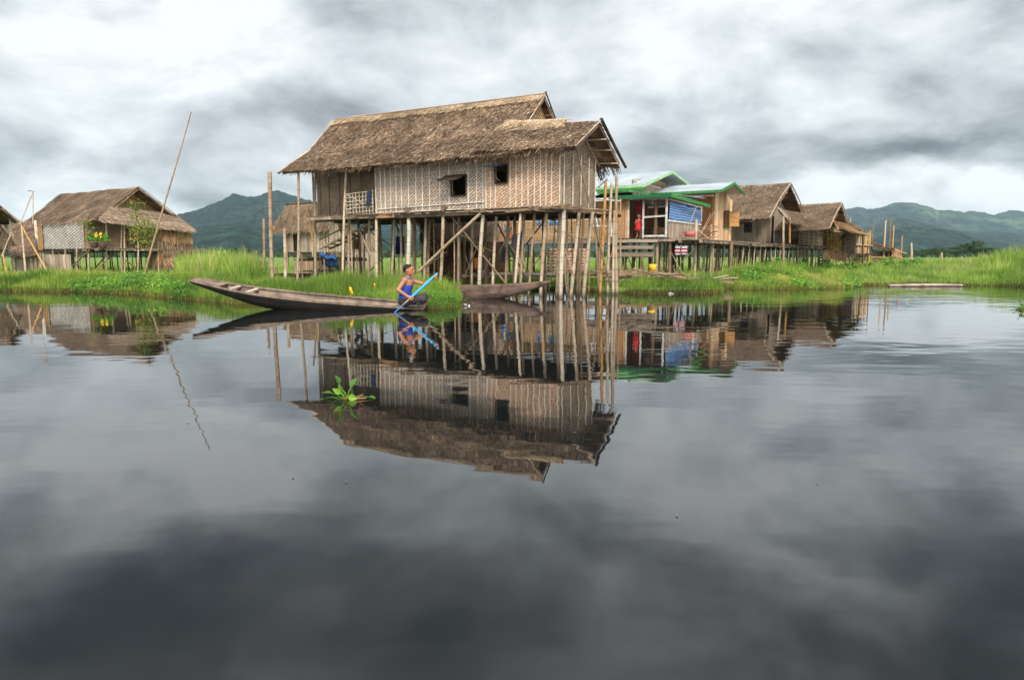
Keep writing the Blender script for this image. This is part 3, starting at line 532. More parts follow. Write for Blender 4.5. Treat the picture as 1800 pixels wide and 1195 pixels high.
    sticks('floor_beam', [(P(9.5, -.06, FZ-.09), P(6.2, -.08, FZ-.1)), (P(7.2, -.12, FZ-.04), P(5.6, -.1, FZ-.08)), (P(6.4, -.1, FZ-.1), P(2.1, -.12, FZ-.1)), (P(2.8, -.15, FZ-.1), P(-.2, -.16, FZ-.04)), (P(1.6, -.18, FZ-.16), P(-.3, -.12, FZ-.02)), (P(3.1, -.1, FZ-.02), P(2.0, -.18, FZ-.14))], BAMM, h, .03)
    m = M()      # bundle of sticks poking out under the right corner
    for _ in range(34): a = random.uniform(-.5, 1.2); m.bamboo(P(a, random.uniform(-.25, .15), FZ-.1+random.uniform(-.06, .04)), P(a-random.uniform(.3, 1.0), random.uniform(-.3, .8), FZ-.12+random.uniform(-.06, .06)), .014, n=5)
    for _ in range(36): b = random.uniform(.2, 1.9); m.bamboo(P(random.uniform(-.15, .3), b, FZ-.1+random.uniform(-.05, .04)), P(-random.uniform(.2, .5), b+random.uniform(-.2, .9), FZ-.12+random.uniform(-.06, .05)), .014, n=5)
    m.build('stick_bundle', BAMM, h, True)
    # windows with propped shutters
    for (a, b, z, w, hh, sm, tilt, lft) in ((3.49, -.05, FZ+.36, .51, .55, DARKW, .16, .42), (1.97, -.10, FZ+.62, .40, .47, TARP, .08, .22)):
        m = M(); p = P(a, b-.015, z); u = -AX
        for q0, q1 in ((p, p+u*w), (p+ZZ*hh, p+u*w+ZZ*hh), (p, p+ZZ*hh), (p+u*w, p+u*w+ZZ*hh)): m.bar(q0, q1, .03, .03, nF)
        wn = m.build('window', DARKW, h)
        m = M(); c0 = p+ZZ*(hh+.02)-u*lft*.4; c1 = c0+u*(w+lft*.4); o = nF*.42-ZZ*tilt
        m.poly([c0, c1, c1+o, c0+o-ZZ*.03]); m.poly([c0+ZZ*.02, c1+ZZ*.02, c1+o+ZZ*.02, c0+o-ZZ*.01][::-1]); m.bar(c0+o, c1+o, .03, .03, r=.5); m.bar(c0, c0+o, .02, .03, r=.5); m.bar(c1, c1+o, .02, .03, r=.5)
        m.build('shutter', sm, wn); m = M(); m.bamboo(c0+o*.9+u*.1, p+u*.15+ZZ*.05, .008, n=5); m.build('prop_stick', BAMM, wn, True)
    sticks('prop_stick', [(P(3.42, -.03, FZ+.36), P(3.1, -.04, FZ+.1))], BAMM, h, .009)
    # railing of white lattice on the porch
    m = M(); a0, a1 = 7.62, 6.5
    for i in range(9): a = a0+(a1-a0)*i/8; m.bamboo(P(a, -.08, FZ-.05), P(a+random.uniform(-.02, .02), -.08, FZ+.62+i*.008), .014, n=6)
    for i in range(6): z = FZ+.02+i*.115; m.bamboo(P(a0+.05, -.1, z), P(a1-.05, -.1, z+.04), .013, n=6)
    m.bamboo(P(a0, -.115, FZ+.6), P(a1+.3, -.115, FZ+.28), .012, n=6); m.bamboo(P(a0, -.115, FZ+.06), P(a1+.4, -.115, FZ+.34), .012, n=6)
    m.build('porch_railing', WHB, h, True)
    m = M(); m.bar(P(6.66, -.14, FZ+.2), P(6.55, -.14, FZ+.66), .16, .03, nF); m.build('hanging_cloth', TARP, h)
    sticks('brace', [(P(8.9, .5, FZ-.15), P(8.05, .2, FZ+.62))], BAMD, h, .016)
    # thick threshold plank
    m = M(); m.bar(P(6.35, -.11, FZ-.11), P(5.6, -.11, FZ-.1), .04, .16); m.build('floor_beam', P_RED, h)
    # front stilts from the photograph (x0,y0,x1,y1,radius,plane b)
    L_ = [(719, 366, 716, 478, .075, -.02, WHB), (662, 366, 662, 487, .05, -.04, BAM), (780, 364, 773, 497, .055, -.04, BAM), (850, 367, 843, 508, .06, -.05, WHB), (916, 366, 905, 503, .045, -.05, BAM), (992, 361, 985.5, 523, .062, -.06, WHB),
          (873, 380, 867, 502, .05, .5, BAM), (940, 374, 929, 522, .04, .3, BAMM), (961, 374, 951, 518, .055, .3, BAM), (984, 372, 978, 517, .05, .4, BAMM), (1018, 372, 1003, 523, .05, .35, BAM), (1042, 372, 1026, 522, .055, .75, BAM), (1026, 376, 1018, 518, .035, 1.2, BAMM), (921, 374, 913, 515, .045, .6, BAMM),
          (894, 374, 889, 512, .045, .9, BAMM), (749, 376, 746, 490, .055, .4, BAM), (807, 374, 805, 500, .045, .5, BAM), (693, 384, 688, 478, .045, .7, BAM), (704, 386, 704, 478, .045, .9, BAM), (649, 386, 649, 480, .05, .6, BAM), (668, 384, 668, 480, .04, 1.2, BAMM), (641, 395, 641, 470, .04, 1.2, BAMM), (727, 380, 726, 470, .05, .8, BAMM), (756, 385, 753, 490, .05, .9, BAMM), (832, 380, 830, 500, .045, .9, BAM), (622, 410, 622, 478, .035, 1.4, BAMM),
          (613, 372, 613, 480, .045, .3, BAM)]
    for x0, y0, x1, y1, r, b, mt in L_: post(h, F1.onb(x0, y0, b), F1.onb(x1, y1, b), r, mt, toz=-.35)
    rand_stilts(F1, h, .4, 9.6, 1.6, 3.3, 10, 2, FZ-.1, .045, mt=BAMM, skip=.15)
    # porch and eave posts at the left
    for x0, y0, x1, y1, r, b, mt in [(609, 291, 603, 490, .045, -.08, BAM), (555, 294, 555, 470, .05, .3, BAM), (550, 297, 551, 470, .04, .75, BAM), (525, 297, 523, 497, .048, -.4, BAM)]:
        post(h, F1.onb(x0, y0, b), F1.onb(x1, y1, b), r, mt, toz=-.1, name='eave_post')
    # braces
    for x0, y0, b0, x1, y1, b1, r, mt in [(846, 374, -.2, 735, 478, -.35, .05, BAM), (786, 372, .2, 890, 500, .5, .03, BAMD), (730, 386, 1.2, 760, 440, 1.4, .03, BAMD), (1013, 262, None, 1077, 517, None, .032, BAMM), (845, 420, .9, 815, 490, .8, .025, BAMM), (873, 390, .9, 930, 500, 1.2, .028, BAMD), (925, 430, 1.4, 960, 385, 1.4, .025, BAMD), (690, 384, 1.4, 720, 440, 1.3, .03, BAMD), (782, 385, 1.0, 800, 420, 1.2, .03, BAMD), (632, 405, .5, 664, 480, .3, .035, BAM), (700, 440, 1.8, 640, 400, 1.8, .02, BAMD), (900, 400, .9, 880, 440, 1.0, .02, BAMM), (925, 480, .8, 960, 440, .8, .02, BAMM), (840, 500, .7, 862, 455, .6, .02, BAMD)]:
        if b0 is None: p, q = F1.ona(x0, y0, -.25), onZ(x1, y1, 0)
        else: p, q = F1.onb(x0, y0, b0), F1.onb(x1, y1, b1)
        post(h, p, q, r, mt, name='brace')
    for _ in range(34):
        a, b = random.uniform(-.2, 8.8), random.uniform(.2, 3.2); t = random.choice((0, 0, 1)); p = P(a, b, FZ-.15 if not t else random.uniform(.9, 1.9)); q = P(a+random.gauss(0, .12) if not t else a+random.uniform(-1.4, 1.4), b+random.uniform(-.2, .2), -.2 if not t else random.uniform(.3, 1.6))
        post(h, p, q, random.uniform(.018, .03), random.choice([BAM, BAM, BAMM]), name='stilt' if not t else 'brace')
    # bundle of lashings at the front corner
    for x, y, b in ((848, 369, -.2), (990, 362, -.14), (780, 364, -.1), (716, 368, -.1)):
        m = M(); p = F1.onb(x, y, b)
        for _ in range(9): d = V((random.uniform(-1, 1), random.uniform(-.3, .3), random.uniform(-.6, .6))).normalized(); m.bar(p-d*.11, p+d*.11, .012, .012)
        for k in range(4): m.tube([p+V((.07*math.cos(t), .07*math.sin(t), -.02*k)) for t in np.linspace(0, 6.28, 9)], .01, 4)
        m.build('lashing', BAMM, h)
    # stairs down to the left
    m = M(); s0, s1 = F1.onb(660, 388, .75), F1.onb(562, 437, .55); t0, t1 = F1.onb(668, 396, 1.5), F1.onb(580, 437, 1.35)
    m.bamboo(s0, s1, .045); m.bamboo(t0, t1, .045)
    m.bamboo(s0+ZZ*.3, s1+ZZ*.3, .03); st = m.build('staircase', BAMM, h, True)
    for i in range(8): t = (i+.6)/8; m = M(); m.bar(s0.lerp(s1, t)-ZZ*.0, t0.lerp(t1, t), .17, .03); m.build('tread', WEATH, st)
house1()
# ------------------------------------------------------------------ generic gabled houses in the same row direction
def simple_house(origin, w, l, fz, wh, ridge_px, eave_px, rear_px, ov, rl, name_lab, roofm=THATCH2, wall=P_GREY, gwall=None, dens=420, holes=(), stilts=(5, 3), zb=0.0, cap=None, lv=None, kind='thatched_house', fr=.03):
    F = Frame(origin); P = F.P; h = thing(kind, P(l/2, w/2, 0), *name_lab)
    R = F.ona(*ridge_px, -ov); E = F.ona(*eave_px, -ov); ra, rb, rz = F.loc(R); ea, eb, ez = F.loc(E)
    if rear_px: _, qb, qz = F.loc(F.ona(*rear_px, -ov))
    else: qb, qz = 2*rb-eb, ez
    lv = lv or 0
    rows = lambda b1, z1: [(P(rl-lv, rb, rz), P(-ov, rb, rz)), (P(rl-lv*.5, (rb+b1)/2, (rz+z1)/2-.05), P(-ov, (rb+b1)/2, (rz+z1)/2-.05)), (P(rl, b1, z1), P(-ov, b1, z1))]
    thatch('roof', rows(eb, ez), roofm, h, dens=dens, bw=.035, blen=.32, fringe=60, thick=.12); thatch('rear_roof_slope', rows(qb, qz), roofm, h, dens=dens*.15, fringe=40, thick=.1, ragged=.15)
    if cap: thatch('ridge_cap', [(P(rl-lv, rb+.05, rz+.05), P(-ov-.03, rb+.05, rz+.05)), (P(rl-lv, rb-.2, rz-.16), P(-ov-.03, rb-.2, rz-.16))], cap, h, dens=dens, blen=.2, fringe=50, thick=.04)
    sticks('verge_pole', [(P(-ov-.03, rb, rz+.02), P(-ov-.03, eb, ez)), (P(-ov-.03, rb, rz+.02), P(-ov-.03, qb, qz))], BAM if fr > .02 else BAMM, h, fr)
    sticks('rafter', [(P(.1, rb+(qb-rb)*t, rz+(qz-rz)*t-.14), P(-ov-.02, rb+(qb-rb)*t, rz+(qz-rz)*t-.14)) for t in (.2, .4, .6, .8)], BAMM, h, .022)
    u = -AX
    panel('front_wall', P(l, 0, fz), u, l, wh, wall, h, holes)
    sl = (rz-ez)/(rb-eb); top = lambda b: min(ez+(b-eb)*sl, rz-(b-rb)*(rz-qz)/(qb-rb))-.16
    pts = [P(0, 0, fz), P(0, w, fz)]+[P(0, b, top(b)) for b in (w, rb, 0)]
    polypanel('gable_wall', pts, .03, gwall or wall, h, BX)
    panel('rear_wall', P(l, w, fz), u, l, wh, wall, h); panel('left_wall', P(l, 0, fz), BX, w, wh, wall, h)
    deck('floor', P(l, 0, fz-.05), u, l, BX, w, h, DARKW, over=.05, plank=.3)
    if stilts: rand_stilts(F, h, .1, l-.1, .1, w-.1, stilts[0], stilts[1], fz-.05, .038, zb=zb, skip=.05)
    for q in holes:
        m = M(); m.bar(P(l-q[0], -.03, fz+q[3]+.03), P(l-q[2], -.03, fz+q[3]+.03), .04, .04); m.bar(P(l-q[0], -.03, fz+q[1]), P(l-q[2], -.03, fz+q[1]), .04, .04); wnd = m.build('window', BAMM, h)
        m = M(); p = P(l-q[0]+.25, -.03, fz+q[3]+.06); m.poly([p, p-AX*.75, p-AX*.75-BX*.35-ZZ*.05, p-BX*.35-ZZ*.05]); m.poly([p+ZZ*.03, p-AX*.75+ZZ*.03, p-AX*.75-BX*.35-ZZ*.02, p-BX*.35-ZZ*.02]); m.build('shutter', WHB, wnd)
    return F, h
def D_(x, y, z): return onZ(x, y, z)

# house at the left with the porch and the lean-to
oB = onY(152, 437, 35); oB.z = 0
_f = Frame(oB); _e = _f.onb(166, 387, _f.loc(_f.ona(166, 387, -.9))[1]); LB = _f.loc(_f.onb(38, 388, _f.loc(_f.ona(166, 387, -.9))[1]))[0]; RB = _f.loc(_f.onb(106, 341, _f.loc(_f.ona(243, 328, -.9))[1]))[0]; print('LB', LB, RB)
FB, HB = simple_house(oB, 5.3, 5.7, 1.45, 1.35, (243, 328), (166, 387), (322, 388), .9, LB, ('brown thatched stilt house with silvery woven wall and flowering porch on the left bank', 'house'), THATCH2, W_WHITE, W_CREAM, dens=420, stilts=(7, 4), zb=0, lv=LB-RB, fr=.02)
def houseB():
    P = FB.P; fz = 1.45
    panel('door_panel', P(5.72, -.05, fz-.05), -AX, 1.35, 1.35, P_AMBER, HB)
    sticks('corner_post', [(P(5.75, -.12, fz+1.4), P(5.7, -.12, 0)), (P(4.9, -.1, fz+1.3), P(4.9, -.1, fz)), (P(4.35, -.1, fz+1.35), P(4.35, -.1, fz)), (P(0, -.1, fz+1.35), P(0, -.1, fz))], BAM, HB, .045)
    # porch: deck, lean-to roof, walls
    E1, E2 = FB.ona(172, 386, -2.6), FB.ona(342, 405, -2.9); T1, T2 = FB.ona(196, 362, -.75), FB.ona(304, 375, -.3)
    thatch('porch_roof', [(T1, T2), (T1.lerp(E1, .5)+ZZ*.02, T2.lerp(E2, .5)+ZZ*.02), (E1, E2)], m_thatch('grey_palm_thatch', [(0, (.09, .065, .045)), (.5, (.24, .185, .135)), (1, (.4, .32, .25))], .3), HB, dens=330, bw=.04, blen=.5, lift=.02, spread=.12, fringe=35, thick=.06)
    sticks('roof_batten', [(T1.lerp(E1, t)+ZZ*.07, T2.lerp(E2, t)+ZZ*.07) for t in (.35, .55, .75, .93)], BAM, HB, .022)
    deck('porch_deck', P(-.05, -.1, fz), BX, 5.4, -AX, 2.4, HB, WEATH, plank=.3)
    panel('side_wall', P(-.1, .0, fz), BX, 1.7, 1.5, W_DARK, HB); panel('door', FB.P(-.6, 1.75, fz), BX, 1.3, 1.5, m_plank('tan_slat_door', [(0, (.26, .18, .11)), (1, (.38, .28, .18))], .08), HB)
    for x, y0, y1 in ((187, 388, 475), (214, 390, 487), (219, 392, 495), (242, 393, 480), (279, 392, 465)): post(HB, FB.ona(x, y0, -2.45), FB.ona(x, y1, -2.45), .045, BAM, name='porch_post', toz=-.05)
    sticks('porch_railing', [(FB.ona(214, y, -2.45), FB.ona(242, y+1, -2.45)) for y in (400, 410, 421)]+[(FB.ona(242, 424, -2.45), FB.ona(279, 426, -2.45)), (FB.ona(242, 405, -2.45), FB.ona(279, 407, -2.45))], BAM, HB, .018)
    # thatch-clad washroom at the right end of the porch
    q = [FB.ona(x, y, -2.6) for x, y in ((281, 402), (334, 402))]; a0, b0, _ = FB.loc(q[0]); a1, b1, _ = FB.loc(q[1])
    for z1, z0, mt in ((2.55, 1.95, TANTH), (2.05, 1.32, THATCH2), (1.4, .8, TANTH), (.95, .5, THATCH2)):
        thatch('washroom_wall', [(P(-2.62, b0, z1), P(-2.62, b1, z1)), (P(-2.70, b0, z0), P(-2.70, b1+.03, z0))], mt, HB, dens=500, blen=.35, lift=.03, fringe=90, thick=.08, sag=.005, spread=.15)
        thatch('washroom_wall', [(P(-2.62, b0, z1), P(-1.4, b0, z1)), (P(-2.70, b0-.05, z0), P(-1.4, b0-.05, z0))], mt, HB, dens=300, blen=.35, lift=.03, fringe=60, thick=.08, sag=.005, spread=.15)
    sticks('brace', [(FB.onb(158, 440, -.1), FB.onb(113, 483, -.2)), (FB.onb(100, 450, .5), FB.onb(135, 483, .5)), (FB.onb(120, 450, 1), FB.onb(150, 480, 1.2)), (FB.onb(190, 445, 1), FB.onb(160, 480, 1)), (FB.ona(205, 440, -1), FB.ona(165, 478, -1)), (FB.ona(222, 458, -2.4), FB.ona(241, 473, -2.4))], BAMM, HB, .035)
    for x, y0, y1 in ((93, 440, 484), (115, 438, 482), (135, 437, 480), (156, 442, 480), (76, 445, 480), (62, 445, 482)): post(HB, FB.onb(x, y0, -.05), FB.onb(x, y1, -.05), .06, BAM, toz=-.05)
houseB()
def pot(x, y, D, lab, yellow=False):
    p = onY(x, y, D); o = thing('potted_plant', p, lab, 'potted plant', 'plants in pots on the porch of the left house'); m = M()
    m.tube([p, p+ZZ*.08, p+ZZ*.24, p+ZZ*.26], [.12, .17, .2, .19], 12); m.build('pot', m_plain('clay_pot_'+str(x), (.1, .05, .04), .8), o, True)
    m = M()
    for _ in range(420):
        d = V((random.gauss(0, 1), random.gauss(0, 1), abs(random.gauss(0, .9)))).normalized(); q = p+ZZ*.34+V((d.x*.4, d.y*.35, d.z*.42))*random.uniform(.3, 1); a = V((random.gauss(0, 1),)*1+(random.gauss(0, 1), random.gauss(0, 1))).normalized()*.06; b = a.cross(d).normalized()*.025
        m.poly([q-a, q-b, q+a, q+b])
    m.build('foliage', WEED, o)
    if yellow:
        m = M()
        for _ in range(10): q = p+V((random.uniform(-.15, .15), -.3, random.uniform(.5, .75))); m.poly([q+V((-.05, 0, 0)), q+V((0, -.02, -.05)), q+V((.05, 0, 0)), q+V((0, -.02, .05))])
        m.build('flower', YEL, o)
pot(166, 436, 33, 'bushy dark green plant in a round pot by the silvery wall'); pot(181, 437, 33, 'green plant with yellow flowers in a pot beside the bushy one', True)

# far houses at the right
oG = onZ(1355, 430.5, 1.65); oG.z = 0; _f = Frame(oG); _a = lambda x, y: _f.loc(_f.onb(x, y)); GH = (3.3-_a(1308, 400)[0], _a(1308, 409)[2]-1.65, 3.3-_a(1322, 400)[0], _a(1322, 393)[2]-1.65); print('GH', GH)
FG, HG = simple_house(oG, 4.3, 3.3, 1.65, 1.55, (1389, 323), (1352, 382), (1413, 378), .75, 3.3, ('brown thatched house with grey plank walls and open window next to the green-trimmed house', 'house'), THATCH2, P_GREY, P_GREY, dens=480, holes=[GH], stilts=(6, 5), cap=THATCH)
def houseG():
    P = FG.P
    m = M(); m.bar(P(-.05, .08, 1.65), P(-.05, .08, 3.1), .2, .04, nG); m.build('door_gap_shade', DARK, HG)  # solid near-black strip, painted as the shade inside a door slit
    r = [FG.ona(x, y, a) for x, y, a in ((1367, 367, -.8), (1404, 373, -.8), (1384, 386, -1.2), (1430, 390, -1.2))]
    thatch('porch_roof', [(r[0], r[1]), (r[2], r[3])], THATCH2, HG, dens=250, bw=.04, blen=.4, lift=.02, fringe=15, thick=.05, spread=.15, sag=0)
    sticks('roof_batten', [(r[0]+ZZ*.06, r[2]+ZZ*.06), (r[0].lerp(r[1], .1)+ZZ*.06, r[2].lerp(r[3], .1)+ZZ*.06), (r[2], r[3])], WHB, HG, .022)
    for x, y0, y1, mt in ((1377, 380, 468, BAM), (1388, 383, 428, BAMY)): post(HG, FG.ona(x, y0, -1.2), FG.ona(x, y1, -1.2), .06, mt, name='porch_post')
houseG()
oH = onZ(1459, 434, 1.62); oH.z = 0
FH, HH = simple_house(oH, 4.4, 4.6, 1.62, 1.35, (1479, 357), (1457, 402), (1491, 395), .8, 5.2, ('farthest grey thatched house with brown board walls and a tan lean-to roof', 'house'), THATCH2, P_BROWN, W_CREAM, dens=420, stilts=(6, 4), cap=THATCH)
def houseH():
    r = [FH.ona(x, y, a) for x, y, a in ((1465, 388, -.5), (1490, 392, -.5), (1474, 402, -2.4), (1522, 412, -2.6))]
    thatch('lean_to_roof', [(r[0], r[1]), (r[2], r[3])], TANTH, HH, dens=420, bw=.035, blen=.4, fringe=40, thick=.08)
    for x in (1516,): post(HH, FH.ona(x, 405, -2.3), FH.ona(x, 440, -2.3), .05, BAMM, name='porch_post', toz=0)
houseH()
# house behind at the left of the big house
oD = onY(578, 443, 44); oD.z = 0
FD, HD = simple_house(oD, 4.5, 4.2, 1.34, 1.4, (590, 352), (577, 403), None, .4, 5.2, ('small grey thatched house standing behind the left end of the large house', 'house'), THATCH2, P_GREY, P_GREY, dens=330, stilts=(7, 3), lv=1.0)
sticks('corner_post', [(FD.P(a, -.1, 2.75), FD.P(a, -.1, 0)) for a in (.3, 1.4, 2.6, 3.9)], BAM, HD, .05)
m = M(); m.bar(FD.P(3.0, -.05, 1.4), FD.P(3.0, -.05, 2.7), .5, .04, nF); m.build('doorway_shade', DARK, HD)  # near-black board on the unbroken wall, doorway shade put into its colour
# farthest left: gabled house and a low hut cut by the frame
oC = onY(20, 440, 38); oC.z = 0
FC, HC1 = simple_house(oC, 3.2, 3.5, 1.5, 1.3, (0, 362), (-30, 402), (59, 407), .5, 4, ('thatched house with pale woven gable cut by the left edge of the photo', 'house'), THATCH2, W_WHITE, W_WHITE, dens=250, stilts=(4, 3), fr=.02)
oC2 = onY(70, 482, 32); oC2.z = 0
def hutC():
    F = Frame(oC2); P = F.P; h = thing('thatched_hut', P(.8, .6, 0), 'low thatched hut with grey slat walls behind the leaning poles at the far left', 'hut')
    e = [onY(x, y, d) for x, y, d in ((28, 407, 33.5), (62, 407, 33.5), (18, 448, 31.5), (66, 446, 31.5))]
    thatch('roof', [(e[0], e[1]), (e[2], e[3])], THATCH2, h, dens=380, blen=.35, fringe=50)
    e2 = [onY(x, y, d) for x, y, d in ((18, 393, 35.5), (52, 388, 35.5), (24, 412, 34), (66, 408, 34))]; thatch('upper_roof', [(e2[0], e2[1]), (e2[2], e2[3])], THATCH2, h, dens=250, fringe=30)
    a, b = onY(23, 484, 31.8), onY(76, 484, 31.8); panel('wall', V((a.x, a.y, .1)), (b-a).normalized() if False else V((1, 0, 0)), b.x-a.x, 1.1, P_GREY, h)
    c = onY(76, 484, 32.3); panel('side_wall', V((c.x, c.y, .1)), V((1, .3, 0)).normalized(), 1.2, 1.05, P_GREY, h)
    for x in (24, 44, 62, 76): m = M(); p = onY(x, 446, 31.7); m.bamboo(p, (p.x, p.y, 0), .05); m.build('corner_post', BAM, h, True)
    # front gabled corner at the very edge of the frame
    g = [onY(x, y, d) for x, y, d in ((-40, 388, 31), (0, 394, 30), (-60, 430, 31), (26, 430, 30))]
    thatch('edge_roof', [(g[0], g[1]), (g[2], g[3])], THATCH2, h, dens=250, fringe=30)
    polypanel('edge_wall', [onY(-30, 440, 30.6), onY(16, 436, 30.6), onY(12, 410, 30.6), onY(-2, 400, 30.6), onY(-30, 400, 30.6)], .04, P_AMBER, h)
hutC()
# reed hut below the big house
def reedhut():
    D = 24.5; F = Frame(onY(845, 500, D)); P = F.P
    h = thing('reed_hut', P(1, .5, 0), 'dark brown reed-walled hut under a thatched roof behind the stilts of the large house', 'hut')
    x0, x1 = onY(752, 500, D), onY(842, 500, D)
    a = V((x0.x, D, .02)); b = V((x1.x, D, .02))
    thatch('reed_wall', [(a+ZZ*1.72, b+ZZ*1.55), (a, b)], REED, h, dens=700, blen=.6, bw=.025, lift=.01, spread=.06, fringe=30, sag=.005, thick=.06)
    c = b+V((.9, 1.6, 0)); thatch('reed_wall', [(b+ZZ*1.55, c+ZZ*1.6), (b, c)], REED, h, dens=300, blen=.6, lift=.01, spread=.06, fringe=30, sag=.005, thick=.06)
    e = [onY(740, 350, D+1.6), onY(880, 350, D+1.6), onY(738, 421, D-.4), onY(850, 417, D-.4)]
    thatch('roof', [(e[0], e[1]), (e[2], e[3])], THATCH2, h, dens=420, blen=.35, fringe=60)
    e = [onY(820, 372, D+2.4), onY(905, 372, D+2.4), onY(806, 438, D+.9), onY(858, 438, D+.9)]
    thatch('side_roof', [(e[0], e[1]), (e[2], e[3])], THATCH2, h, dens=350, blen=.35, fringe=60)
    for x, y in ((742, 420), (770, 419), (800, 418), (847, 417), (857, 436), (826, 437)): p = onY(x, y, D-.15); post(h, p, V((p.x, p.y, 0)), .045, BAMM, name='corner_post')
reedhut()
# ------------------------------------------------------------------ green-trimmed timber house
oF = onZ(1172, 417.5, 1.75); oF.z = 0; FF = Frame(oF)
HF = thing('timber_house', FF.P(2, 3, 0), 'plank house with green-edged zinc roofs and a blue striped tarp, on stilts', 'house')
def zinc(name, r0, r1, e0, e1, th=.03, parent=HF):
    """corrugated sheet: ridge r0-r1, eave e0-e1"""
    m = M(); n = max(8, int((r1-r0).length/.16)); pts = []
    nn = (r1-r0).cross(e0-r0).normalized(); nn = nn if nn.z > 0 else -nn
    for i in range(n*2+1):
        t = i/(n*2); o = nn*(.022 if i % 2 else 0); pts.append((r0.lerp(r1, t)+o, e0.lerp(e1, t)+o, noise.noise(V((int(t*n/5), 3, len(name))))*.5+.5))
    for (a, b, r), (c, d, _) in zip(pts[:-1], pts[1:]): m.poly([a, c, d, b], None, r); m.poly([a-nn*th, b-nn*th, d-nn*th, c-nn*th], None, r)
    return m.build(name, ZINC, parent)
def fascia(pts, mt=GREEN, h=.1, name='roof_trim'):
    m = M()
    for p, q in zip(pts[:-1], pts[1:]): m.bar(p-ZZ*h*.4, q-ZZ*h*.4, .05, h)
    return m.build(name, mt, HF)
def houseF():
    P = FF.P; fz = 1.75
    # porch room: front (a) face and tarp (b) face
    A0 = FF.loc(FF.onb(1085, 415, 0))[0]; zt = FF.onb(1172, 347, 0).z
    a = lambda x: FF.loc(FF.onb(x, 400, 0))[0]; hgt = zt-fz
    x1, x2, x3 = a(1091), a(1105), a(1131)
    panel('front_wall', P(x1+.15, 0, fz), -AX, x1+.15-x2, hgt, P_ORANGE, HF)
    panel('left_wall', P(x1, .05, fz), BX, 3.4, hgt, P_ORANGE, HF); panel('rear_wall', P(x1, 3.6, fz), -AX, x1, hgt, DARKW, HF)
    m = M()
    for q0, q1, w in ((P(x2, -.03, fz), P(x2, -.03, zt), .06), (P(x3, -.03, fz), P(x3, -.03, zt), .06), (P(x2, -.035, fz+1.42), P(x3, -.035, fz+1.42), .05)): m.bar(q0, q1, w, .05, nF)
    dr = m.build('door_frame', WHITEP, HF)
    m = M()
    for q0, q1, w in ((P(x3-.04, -.03, fz+.06), P(.05, -.03, fz+.06), .07), (P(x3-.04, -.03, fz+.75), P(.05, -.03, fz+.78), .06), (P(x3, -.03, zt-.04), P(.0, -.03, zt-.04), .06), (P(.02, -.035, fz), P(.02, -.035, zt), .07)): m.bar(q0, q1, w, .05, nF)
    wf = m.build('window_frame', WHITEP, HF)
    m = M(); m.bar(P(x3*.48, .02, fz), P(x3*.48, .02, zt), .1, .07, nF); m.build('mullion', P_BROWN, wf)
    m = M()
    for i in range(14): t = (i+.5)/14; m.bar(P(x3*(1-t), .02, fz+.1), P(x3*(1-t), .02, zt-.08), .006, .006)
    for i in range(12): z = fz+.12+i*.12; m.bar(P(x3, .02, z), P(0, .02, z), .006, .006)
    m.build('wire_screen', DARKW, wf)
    m = M(); m.bar(P(x3-.08, .25, fz+1.12), P(.15, .25, fz+1.14), .02, .05); m.build('inner_shelf', WHITEP, HF)
    m = M(); m.bar(P(x3-.2, .5, fz+.3), P(.3, .6, fz+.25), .3, .25); m.build('stored_bundle', P_BROWN, HF)
    m = M(); m.bar(P(x2-.15, .7, fz+.5), P(x2-.15, .7, fz+1.35), .25, .05, nF); m.build('hanging_cloth', REDC, HF)
    deck('floor', P(x1+.2, -.05, fz-.03), -AX, x1+.4, BX, 3.7, HF, WEATH, over=.05)
    # tarp side
    bw = FF.loc(FF.ona(1230, 400, 0))[1]
    panel('side_wall', P(0, 0, fz), BX, bw, .6, P_GREY, HF)
    m = M()
    for q0, q1, w in ((P(-.04, 0, fz+.61), P(-.04, bw, fz+.61), .06), (P(-.04, 0, zt-.06), P(-.04, bw, zt-.14), .06), (P(-.04, bw, fz+.75), P(-.04, bw, zt-.1), .07)): m.bar(q0, q1, .05, w, ZZ)
    m.build('side_frame', WHITEP, HF)
    m = M(); n = 24
    for i in range(n):
        for j in range(6):
            f = lambda i, j: P(-.05-.02*math.sin(i*1.1+j*.3), .04+(bw-.1)*i/n, fz+.65+(hgt-.78-.1*i/n)*j/6+.015*math.sin(i*.8))
            g = lambda i, j: ((bw)*i/n, .9+hgt*.98*j/6*.9)
            m.poly([f(i, j), f(i+1, j), f(i+1, j+1), f(i, j+1)], [g(i, j), g(i+1, j), g(i+1, j+1), g(i, j+1)], .5)
    m.build('striped_tarp', BLUETARP, HF, True)
    # porch-room roof, nearly flat
    q = [P(x1+.35, -.35, zt+.09), P(-.2, -.35, zt+.09), P(-.35, bw+.2, zt+.0), P(x1+.35, 3.6, zt+.4)]
    zinc('porch_roof', q[3], P(-.3, 3.7, zt+.2), q[0], q[1]); fascia([q[0], q[1]], DGREEN, .13); fascia([q[1]-AX*.02, P(-.4, 3.9, zt-.05)], GREEN, .13)
    # pine wing behind
    oW = onZ(1254, 422.5, 1.75); W = Frame(oW); Q = W.P
    w2 = W.loc(W.ona(1286, 400, 0))[1]
    R, E, E2 = W.ona(1290, 321, -.75), W.ona(1268, 334, -.75), W.ona(1308, 340, -.75)
    ra, rb, rz = W.loc(R); _, eb, ez = W.loc(E); _, qb, qz = W.loc(E2); LW = 4.6
    zinc('wing_roof', Q(LW, rb, rz), R, Q(LW+.3, eb, ez), E); zinc('wing_roof', Q(LW, rb, rz), R, Q(LW, qb, qz), E2)
    fascia([Q(LW+.3, eb-.03, ez), E-BX*.03, R-AX*.03, E2-AX*.03])
    panel('wing_wall', Q(LW, 0, fz), -AX, LW, ez-fz-.08, P_ORANGE, HF)
